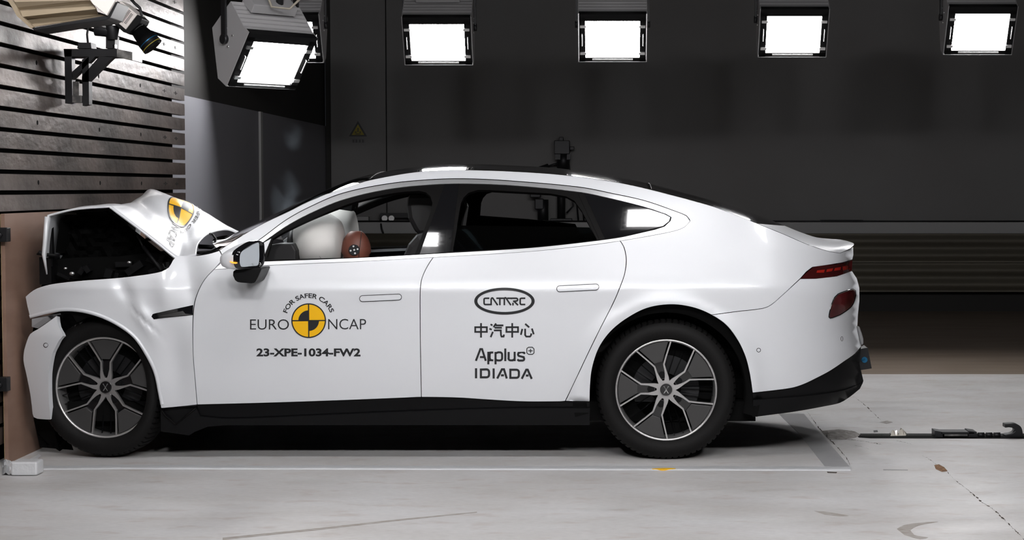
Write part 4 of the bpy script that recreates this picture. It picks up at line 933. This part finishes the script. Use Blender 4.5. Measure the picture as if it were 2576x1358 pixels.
slabY('far_door_glass', [(1207, 542), (1330, 551), (1447, 563), (1456, 581), (1476, 603), (1476, 620), (1200, 620)], 1.66, 1.664, 'dark', bevel=0, label='dark lowered glass of the far rear door')
MB().tube([P(738+ (10*math.sin(a*math.pi/16)), 640+62*math.cos(a*math.pi/16), .56+.185*math.sin(a*math.pi/16)) for a in range(33)], .016, 10, False).build('steering_wheel', 'leather', CAR)
MB().tube([P(1340+12*math.cos(R_(a))*1.9, 613+22*math.sin(R_(a)), 1.2) for a in range(180, 361, 12)], .004, 6).build('belt_guide', 'seal', CAR)
def bag_fn(v):
    r = 1 + .05*math.cos(3*math.atan2(v.z, v.x)); x = v.x*r
    if x > .62: x = .62+(x-.62)*.35
    return Vector((x, v.y, v.z*(1.0-.10*v.x)))
c = P(808, 606, .52); ab = MB().ball(c, (.155, .24, .155), 40, 24, fn=bag_fn).build('airbag', 'bag', CAR); ab['label'] = 'inflated grey-white driver airbag'
MB().tube([c+Vector((-.08+.012*i, -.236*math.sqrt(max(.0, 1-((-.08+.012*i)/.155)**2-((.12-.022*i)/.155)**2))-.001, .12-.022*i)) for i in range(11)], .0012, 6).build('airbag_seam', 'lampgrey', CAR)
c2_ = P(850, 590, 1.35); MB().ball(c2_, (.15, .2, .19), 32, 20, fn=bag_fn).build('airbag', 'bag', CAR)['label'] = 'passenger airbag behind the driver airbag'
MB().box(P(878, 517, .95), (.07, .22, .05), Matrix.Rotation(.15, 3, 'Y')).tube([P(893, 522, .84), P(895, 524, .84)], .006, 6).build('rear_view_mirror', 'plastic', CAR, bevel=.012)
DM = thing('crash_test_dummy', P(930, 800, .5), 'brown headed crash test dummy in the car, face pressed into the airbag', 'crash test dummy')
hc_ = P(896, 628, .50)
def head_fn(v): return Vector((v.x*(1.0 if v.z > -.2 else .92)*(1.05-.05*v.z), v.y, min(v.z, .93)))
hd_ = MB().ball(hc_, (.074, .072, .106), 36, 24, fn=head_fn).build('head', 'skin', DM)
MB().tube([hc_+Vector((.028+.012*math.sin(a)*0, -.0735*math.cos(R_(t)), .1*math.sin(R_(t)))) + Vector((.006*math.sin(R_(t*2)), 0, 0)) for t, a in [(i*6, 0) for i in range(-10, 15)]], .0013, 6).build('scalp_seam', 'ink', hd_)
tc_ = P(891, 628.5, .50-.074)
MB().tube([tc_+Vector((0, .012, 0)), tc_+Vector((0, -.004, 0))], .0285, 28).build('target_sticker', 'ink', hd_)
for dx, dy in ((0, 0), (-9, 2), (8.5, -2), (-2, -9), (2, 8.5)):
    p_ = P(891+dx, 628.5+dy, .42-.0008); MB().tube([p_, p_+Vector((0, .003, 0))], .0048, 14).build('target_dot', 'white', hd_)
MB().tube([hc_+Vector((.02, 0, -.08)), hc_+Vector((.06, 0, -.2))], .045, 14).build('neck', 'plastic', DM)
MB().ball(hc_+Vector((.12, 0, -.36)), (.11, .18, .2), 24, 16).build('torso', 'leather', DM)

# wheels --------------------------------------------------------------------
RR = .2575
def wheel(c, phase, yaw=0.0, far=False, squash=1.0):
    MX = Matrix.Translation(c) @ Matrix.Rotation(math.pi if far else 0, 4, 'Z') @ Matrix.Rotation(yaw, 4, 'Z')
    def pt(a, b, y): return MX @ Vector((a, y, b))
    def pk(ang, u, v, y): s, co = math.sin(ang), math.cos(ang); return pt((v*s+u*co)*RR, (v*co-u*s)*RR, y)
    m_ = MB(); n = 96   # silver rim lip
    m_.grid([[pt(r*math.sin(2*math.pi*i/n), r*math.cos(2*math.pi*i/n), y) for r, y in ((RR, .012), (RR, .004), (RR*.992, .000), (RR*.962, .002), (RR*.955, .010), (RR*.93, .05), (RR*.93, .20))] for i in range(n+1)])
    root = m_.build('wheel', ['alloy'], CAR, recalc=False, origin=c)
    m_ = MB(); tread = []
    prof = [(RR*.985, .012), (RR*1.01, -.004), (.285, -.016), (.310, -.018), (.328, -.010), (.340, .004), (.349, .020), (.3535, .040), (.355, .08), (.355, .15), (.352, .20), (.335, .225), (.28, .232), (RR*.98, .215)]
    n = 340
    for i in range(n+1):
        a = 2*math.pi*i/n; row = []
        for j, (r, y) in enumerate(prof):
            if i % 5 == 0 and j in (6, 7, 8): r -= .010
            x, z = r*math.sin(a), r*math.cos(a)
            if squash < 1 and x > 0: x *= 1-(1-squash)*smoothstep(.05, .35, x); 
            p_ = pt(x, z, y); p_.z = max(p_.z, .002); row.append(p_)
        tread.append(row)
    m_.grid([r_[:6] for r_ in tread], smooth=True); m_.grid([r_[5:] for r_ in tread], smooth=False); m_.build('tire', 'rubber', root, recalc=False)
    # barrel
    m_ = MB(); m_.add([pt(RR*.93*math.sin(2*math.pi*i/48), RR*.93*math.cos(2*math.pi*i/48), .10) for i in range(48)], [tuple(range(48))]); m_.build('brake_backing', 'dark', root)
    m_ = MB(); m_.grid([[pt(RR*r*math.sin(2*math.pi*i/60), RR*r*math.cos(2*math.pi*i/60), .085) for r in (.3, .66)] for i in range(61)]); m_.build('brake_disc', 'iron', root)
    hub = MB(); petals = []; 
    sv = MB(); rg = MB(); ga = MB()
    def dish(r): return .006+.020*(1-r)
    for k in range(5):
        A = phase+k*2*math.pi/5
        for s in (-1, 1):
            ln = [(.03, .13, .11), (.075, .24, .075), (.135, .34, .040), (.215, .455, .032), (.228, .62, .028), (.245, .97, .028)]
            fr = []; bk_ = []
            for q, (u, v, wd) in enumerate(ln):
                a = ln[max(q-1, 0)]; b = ln[min(q+1, 5)]; t = Vector((b[0]-a[0], b[1]-a[1])).normalized(); nn = Vector((-t.y, t.x))*wd/2; y = dish(v)
                fr.append([(s*(u+nn.x), v+nn.y), (s*(u-nn.x), v-nn.y), y])
            m1 = [[pk(A, f[0][0], f[0][1], f[2]+.018), pk(A, f[0][0], f[0][1], f[2]), pk(A, f[1][0], f[1][1], f[2]), pk(A, f[1][0], f[1][1], f[2]+.018)] for f in fr]
            sv.grid(m1, smooth=False)
            rg.grid([[pk(A, s*(.055+.035*t)-.012, .26+.66*t, dish(t)+.035), pk(A, s*(.055+.035*t), .26+.66*t, dish(t)+.022), pk(A, s*(.055+.035*t)+.012, .26+.66*t, dish(t)+.035)] for t in (0, .33, .66, 1)], smooth=False)
        B = A+2*math.pi/10*1
        # matte insert between this pair and the next
        C_ = 2*math.pi/5
        def T_(ang, u, v): s, co = math.sin(ang), math.cos(ang); return (v*s+u*co, v*co-u*s)
        l = [T_(A, .262, .50), T_(A, .275, .68), T_(A, .290, .905)]; r = [T_(A+C_, -.290, .905), T_(A+C_, -.275, .68), T_(A+C_, -.262, .50)]
        a1 = math.atan2(l[2][0], l[2][1]); a2 = math.atan2(r[0][0], r[0][1])
        if a2 < a1: a2 += 2*math.pi
        arc = [(.945*math.sin(a1+(a2-a1)*i/10), .945*math.cos(a1+(a2-a1)*i/10)) for i in range(11)]
        poly = l[:2]+arc+r[1:]
        def ins_(pp, y): return [pt(x*RR, z*RR, y) for x, z in pp]
        f_ = ins_(poly, .011); b_ = ins_(poly, .03); nn_ = len(poly)
        petals.append((f_, b_, nn_))
        # gloss arm under the insert, to the hub
        arm = [T_(A, .20, .40), T_(A, .262, .52), T_(A, .285, .93)] + [(.95*math.sin(a1+(a2-a1)*i/10), .95*math.cos(a1+(a2-a1)*i/10)) for i in range(11)] + [T_(A+C_, -.285, .93), T_(A+C_, -.262, .52), T_(A+C_, -.20, .40), T_(A+C_, -.09, .2), T_(A, .09, .2)]
        ga.add(ins_(arm, .027), [tuple(range(len(arm)))])
        bp_ = (.30*math.sin(B), .30*math.cos(B)); bc = pt(bp_[0]*RR, bp_[1]*RR, .024); bd = pt(bp_[0]*RR, bp_[1]*RR, .03)
        MB().tube([bc, bd], .018, 18).tube([pt(bp_[0]*RR, bp_[1]*RR, .018), bd], .009, 6).build('wheel_bolt', 'plastic', root)
    sv.tube([pt(0, 0, .0255), pt(0, 0, .04)], RR*.185, 40); sv.build('spoke_edges', 'alloy', root, bevel=0)
    rg.build('inner_ribs', 'gloss', root, recalc=False); ga.build('spoke_arms', 'gloss', root, recalc=False)
    for f_, b_, nn_ in petals: MB().add(f_+b_, [tuple(range(nn_))] + [(i, (i+1) % nn_, nn_+(i+1) % nn_, nn_+i) for i in range(nn_)]).build('wheel_insert', 'insert', root, bevel=.002)
    MB().tube([pt(0, 0, .017), pt(0, 0, .03)], RR*.118, 36).build('center_cap', 'gloss', root, bevel=.002)
    m_ = MB()
    for s in (-1, 1): m_.add([pt(a*RR, b*RR, .0162) for a, b in ((s*.035, .07), (s*.055, .07), (-s*.012+.003, 0), (s*.003, -.005))] + [pt(a*RR, b*RR, .0162) for a, b in ((-s*.003, .005), (s*.012, 0), (-s*.035, -.07), (-s*.052, -.07))], [(0, 1, 2, 3), (4, 5, 6, 7)])
    m_.build('cap_logo', 'silver', root, recalc=False)
    return root
wheel(Vector((RWX.x, .045, .353)), R_(20)); 
wheel(Vector((P(262, 977, .085).x, .085, P(262, 975, .085).z)), R_(181.5), R_(-5), squash=.82)
wheel(Vector((RWX.x, 2*YCC-.045, .353)), R_(50), far=True); wheel(Vector((FWX.x, 2*YCC-.045, .353)), R_(10), far=True)
# tow plate at the tail
twp = MB().prism([P(2160, 878, .75), P(2183, 875, .75), P(2193, 926.5, .75), P(2164, 931, .75)], (0, .1, 0)).add([P(2164, 874, .74), P(2173, 867.6, .80), P(2183, 875, .75)], [(0, 1, 2)]); tw = twp.build('tow_bracket', 'iron', CAR)
p_ = P(2175, 905, .74); MB().tube([p_, p_+Vector((0, .02, 0))], .016, 18).tube([p_+Vector((-.02, -.01, 0)), p_+Vector((0, -.01, .004))], .004, 8).build('bolt', 'blue', tw)
MB().prism([P(2157, 822, .6), P(2162, 821, .6), P(2168, 838, .6), P(2172, 852, .6), P(2172.5, 864, .6), P(2168, 868, .6), P(2163, 850, .6)], (0, .5, 0)).build('licence_plate', 'signwhite', CAR, bevel=.004)

# ================================================================= FLOOR DETAILS
def flat(name, poly, m, label, cat, h=.002, group=None, z=0):
    o = MB().prism([FL(x, y, z+h) for x, y in poly], (0, 0, -h+.0003)).build(name, m); return tag(o, label, cat, group)
rt = random.Random(11)
def strip(name, x0, x1, yc, wd, m, label, h=.004, jit=1.0):
    top = []; bot = []; n = 60; L = []
    for i in range(n+1):
        x = x0+(x1-x0)*i/n; y = yc(x); j = rt.uniform(-jit, jit)
        L.append([FL(x, y-wd/2+j*.5, .0006), FL(x, y-wd/4, h*.6), FL(x, y+wd*.05+j*.6, h), FL(x, y+wd*.3, h*.7), FL(x, y+wd/2, .0006)])
    o = MB().grid(L).build(name, m, recalc=False); return tag(o, label, 'tape')
strip('floor_tape', 92, 2140, lambda x: 1174+4.5*(x/2100) + (3.5 if x < 300 else 0)*(1-x/300), 11, 'tape', 'long crinkled silver tape strip on the floor in front of the car', .006, 1.6)
flat('tape_patch', [(1958, 1040), (2022, 1040), (2060, 1085), (2140, 1176), (2075, 1173), (2010, 1090)], 'film', 'wide translucent tape patch running diagonally across the floor behind the rear wheel', 'tape', .0015)
# foil wrapped wedge at the plywood foot
tb = thing('taped_wedge', FL(50, 1190), 'silver tape bundle wrapped round a wedge at the foot of the plywood', 'tape bundle')
m_ = MB(); m_.box(FL(69, 1193)+Vector((0, 0, .035)), (.125, .10, .065)); m_.build('wedge', 'tape', tb, bevel=.008)
m_ = MB(); g_ = []
for i in range(9):
    row = []
    for j in range(7):
        px = 6+i*4.6; py = 1163+j*5.5; row.append(FL(px, py, 0)+Vector((0, 0, .004+.03*math.sin(i*.9)*math.sin(j*1.1)**2 + rt.random()*.01)))
    g_.append(row)
m_.grid(g_, smooth=False); m_.build('loose_tape', 'tape', tb, recalc=False)
m_ = MB(); m_.grid([[FL(50, 1166, .003), FL(92, 1164, .003)], [FL(72, 1155, .003), FL(96, 1152, .003)], [FL(98, 1142, .004), FL(104, 1146, .004)]]); m_.build('tape_tail', 'tape', tb, recalc=False)
# track slot with trolley
ga_ = FL(2150, 1096); gb_ = FL(2600, 1096)
MB_ = MB().prism([FL(2155, 1094, .0012), FL(2600, 1094, .0012), FL(2600, 1103, .0012), FL(2190, 1102, .0012), FL(2160, 1100, .0012)], (0, 0, -.0009)); tag(MB_.build('track_slot', 'dark'), 'narrow black cable slot in the floor behind the car', 'slot')
tag(MB().box(((FL(2165, 1094).x+FL(2600, 1094).x)/2, FL(2300, 1093).y, .003), (FL(2600, 1094).x-FL(2165, 1094).x, .012, .005)).build('slot_rail', 'iron'), 'dark steel rail along the far side of the floor slot', 'rail')
yt = FL(2400, 1100).y
def BP(px, py): return P(px, py, yt)
tr = thing('tow_trolley', BP(2400, 1100), 'flat grey steel tow trolley sitting in the floor slot, left of the hook', 'trolley')
MB().prism([BP(2366, 1086), BP(2452, 1086), BP(2452, 1092), BP(2366, 1092)], (0, .10, 0)).build('deck', 'iron', tr, bevel=.003)
for a, b in ((2352, 2372), (2436, 2458)): MB().prism([BP(a, 1083), BP(b, 1086), BP(b, 1100), BP(a, 1100)], (0, .1, 0)).build('end_block', 'iron', tr, bevel=.003)
MB().prism([BP(2376, 1092), BP(2434, 1092), BP(2434, 1097), BP(2376, 1097)], (0, .05, 0)).build('roller', 'castiron', tr)
for px in (2470, 2490, 2510): tag(MB().tube([BP(px-8, 1095)+Vector((0, .02, 0)), BP(px+8, 1095)+Vector((0, .02, 0))], .014, 12).build('roller_link', 'iron'), 'dark roller link lying in the floor slot between the trolley and the hook', 'link', 'roller links in the floor slot')
hk = sm([(2528, 1066), (2556, 1066), (2570, 1076), (2571, 1100), (2530, 1101), (2528, 1094), (2545, 1090), (2553, 1084), (2552, 1078), (2540, 1075), (2528, 1076)], 4)
tag(MB().prism([P(x, y, yt+.02) for x, y in hk], (0, .06, 0)).build('tow_hook', 'iron', bevel=.004), 'dark C-shaped tow hook standing on the slot at the right edge of the photo', 'hook')
# debris
def lump(name, poly, m, label, cat, h=.02, group=None):
    V, T = tri2d(dens(poly, 5), (), 6); rr = random.Random(len(poly)*7+int(poly[0][0])); n0 = len(dens(poly, 5))
    vs_ = [FL(v[0], v[1]) + Vector((0, 0, .001 if edge_dist(poly, v[0], v[1]) < .5 else h*(.4+.6*rr.random()))) for v in V]
    return tag(MB().add(vs_, T, smooth=False).build(name, m, recalc=False), label, cat, group)
lump('broken_concrete', [(2064, 1084), (2110, 1080), (2150, 1085), (2166, 1094), (2150, 1102), (2120, 1106), (2085, 1106)], 'chip', 'broken concrete patch around the damaged end of the floor slot', 'broken concrete', .012)
lump('plastic_scrap', [(2236, 1091), (2246, 1082), (2260, 1090), (2266, 1078), (2280, 1088), (2284, 1096), (2240, 1097)], 'lastic', 'crumpled clear plastic scrap lying on the slot between the tape patch and the trolley', 'plastic scrap', .03)
lump('grit_pile', [(2350, 1170), (2362, 1168), (2375, 1175), (2384, 1185), (2370, 1187), (2354, 1180)], 'rust', 'orange brown grit pile at the upper end of the long floor crack', 'grit pile', .008)
lump('loose_chips', [(2212, 1062), (2232, 1058), (2246, 1062), (2230, 1066)], 'chip', 'small loose concrete chips beyond the slot, at the end of the far crack', 'chips', .008)
for px, py in ((2203, 1085), (2215, 1097)): lump('dark_nut', [(px-6, py-2), (px+4, py-3), (px+6, py+2), (px-5, py+3)], 'iron', 'small dark metal fragment beside the floor slot, ' + ('beyond it' if py < 1090 else 'in front of it'), 'metal fragment', .015)
def crack(pts, wmax, label, name='floor_crack'):
    P_ = sm(pts, 3); rr = random.Random(int(pts[0][0])); L = []
    for i, (x, y) in enumerate(P_):
        w_ = wmax*(rr.random()**2.2)*(.2+math.sin(math.pi*i/len(P_))); jx, jy = rr.uniform(-1.2, 1.2), rr.uniform(-.8, .8)
        L.append([FL(x+jx-w_, y+jy, .0008), FL(x+jx+w_+.5, y+jy+.5, .0008)])
    return tag(MB().grid(L).build(name, 'crack', recalc=False), label, 'crack')
crack([(2380, 1184), (2400, 1205), (2430, 1228), (2450, 1245), (2470, 1262), (2500, 1282), (2540, 1320), (2566, 1345), (2580, 1362)], 3.2, 'long dark crack in the floor running to the lower right corner')
crack([(2320, 1145), (2340, 1156), (2356, 1168)], 1.2, 'short thin crack leading into the orange brown grit pile')
crack([(2145, 995), (2175, 1018), (2196, 1038), (2216, 1057)], 1.6, 'thin crack in the floor beyond the slot, right of the tail of the car')
crack([(2030, 1035), (2062, 1078), (2100, 1118), (2128, 1150), (2140, 1172)], 2.0, 'crack along the right edge of the diagonal tape patch')
crack([(2110, 1104), (2150, 1106), (2190, 1112), (2220, 1118)], 2.4, 'branching crack in front of the broken concrete patch')
crack([(2150, 1120), (2175, 1125), (2186, 1129)], 1.4, 'tiny crack just in front of the broken concrete, nearest the tape')
crack([(2256, 1108), (2275, 1112), (2295, 1118)], 1.2, 'tiny crack in front of the crumpled clear plastic scrap')
flat('tyre_smear', sm([(2256, 1330), (2275, 1320), (2320, 1314), (2360, 1312), (2310, 1322), (2290, 1334), (2300, 1345), (2335, 1352), (2315, 1356), (2275, 1345)], 8), 'stain', 'brown hooked smear on the floor near the bottom edge of the photo', 'smear', .0006)
flat('tyre_smear', sm([(2048, 1285), (2080, 1287), (2110, 1292), (2135, 1297), (2110, 1298), (2075, 1294)], 8), 'stain', 'thin brown smear on the floor in front of the tape strip, right of centre', 'smear', .0006)
flat('tape_scrap', [(2222, 1180), (2284, 1181), (2284, 1182.5), (2222, 1182)], 'ledge', 'thin grey tape scrap lying right of the end of the silver strip', 'tape', .001)
flat('tape_scrap', [(2080, 1186), (2106, 1187), (2104, 1189.5), (2082, 1189)], 'crack', 'small dark tape scrap just below the right end of the silver strip', 'tape', .001)
flat('orange_sticker', sm([(1640, 1178.5), (1665, 1176.6), (1690, 1176.8), (1700, 1178), (1670, 1179.6), (1640, 1178.5)], 6)[:-1], 'yellow', 'small orange sticker on the silver tape under the rear wheel', 'sticker', .0075)
flat('long_scuff', [(560, 1352), (800, 1328), (1000, 1306), (1200, 1287), (1200, 1289), (1000, 1310), (800, 1333), (560, 1358)], 'stain', 'long faint scuff line crossing the floor at the bottom edge of the photo', 'scuff', .0005)

# ================================================================= SMOKE
def smoke(px, py, rx, rz, Y, dens_, label):
    m = bpy.data.materials.new('smoke_volume'); m.use_nodes = True; nt = m.node_tree; nt.nodes.remove(nt.nodes['Principled BSDF'])
    v = nt.nodes.new('ShaderNodeVolumePrincipled'); v.inputs['Color'].default_value = (.75, .88, 1, 1); v.inputs['Anisotropy'].default_value = .2
    tc = nt.nodes.new('ShaderNodeTexCoord'); n = nt.nodes.new('ShaderNodeTexNoise'); n.inputs['Scale'].default_value = 5.5; n.inputs['Detail'].default_value = 3; n.inputs['Distortion'].default_value = .8
    nt.links.new(tc.outputs['Object'], n.inputs['Vector']); c = ramp(nt, n.outputs[0], [(.42, (0, 0, 0)), (.75, (1, 1, 1))])
    ln = nt.nodes.new('ShaderNodeVectorMath'); ln.operation = 'LENGTH'; mp = nt.nodes.new('ShaderNodeMapping'); mp.inputs['Scale'].default_value = (1/rx, 1/.16, 1/rz); mp.vector_type = 'POINT'
    nt.links.new(tc.outputs['Object'], mp.inputs[0]); nt.links.new(mp.outputs[0], ln.inputs[0])
    fo = ramp(nt, ln.outputs['Value'], [(.15, (1, 1, 1)), (.98, (0, 0, 0))])
    mu = nt.nodes.new('ShaderNodeMath'); mu.operation = 'MULTIPLY'; nt.links.new(c, mu.inputs[0]); nt.links.new(fo, mu.inputs[1])
    m2 = nt.nodes.new('ShaderNodeMath'); m2.operation = 'MULTIPLY'; m2.inputs[1].default_value = dens_; nt.links.new(mu.outputs[0], m2.inputs[0]); nt.links.new(m2.outputs[0], v.inputs['Density'])
    nt.links.new(v.outputs[0], nt.nodes['Material Output'].inputs['Volume'])
    c0_ = P(px, py, Y); o = MB().ball(c0_, (rx, .16, rz), 24, 14).build('smoke_wisp', m, origin=c0_); tag(o, label, 'smoke', kind='stuff')
smoke(722, 500, .115, .20, 2.2, 3.5, 'faint bluish wisp of smoke rising behind the windscreen, beside the seam of the grey partition')
smoke(738, 345, .07, .10, 2.2, 2.0, 'faint upper puff of smoke between the lower wisp and the floodlights')
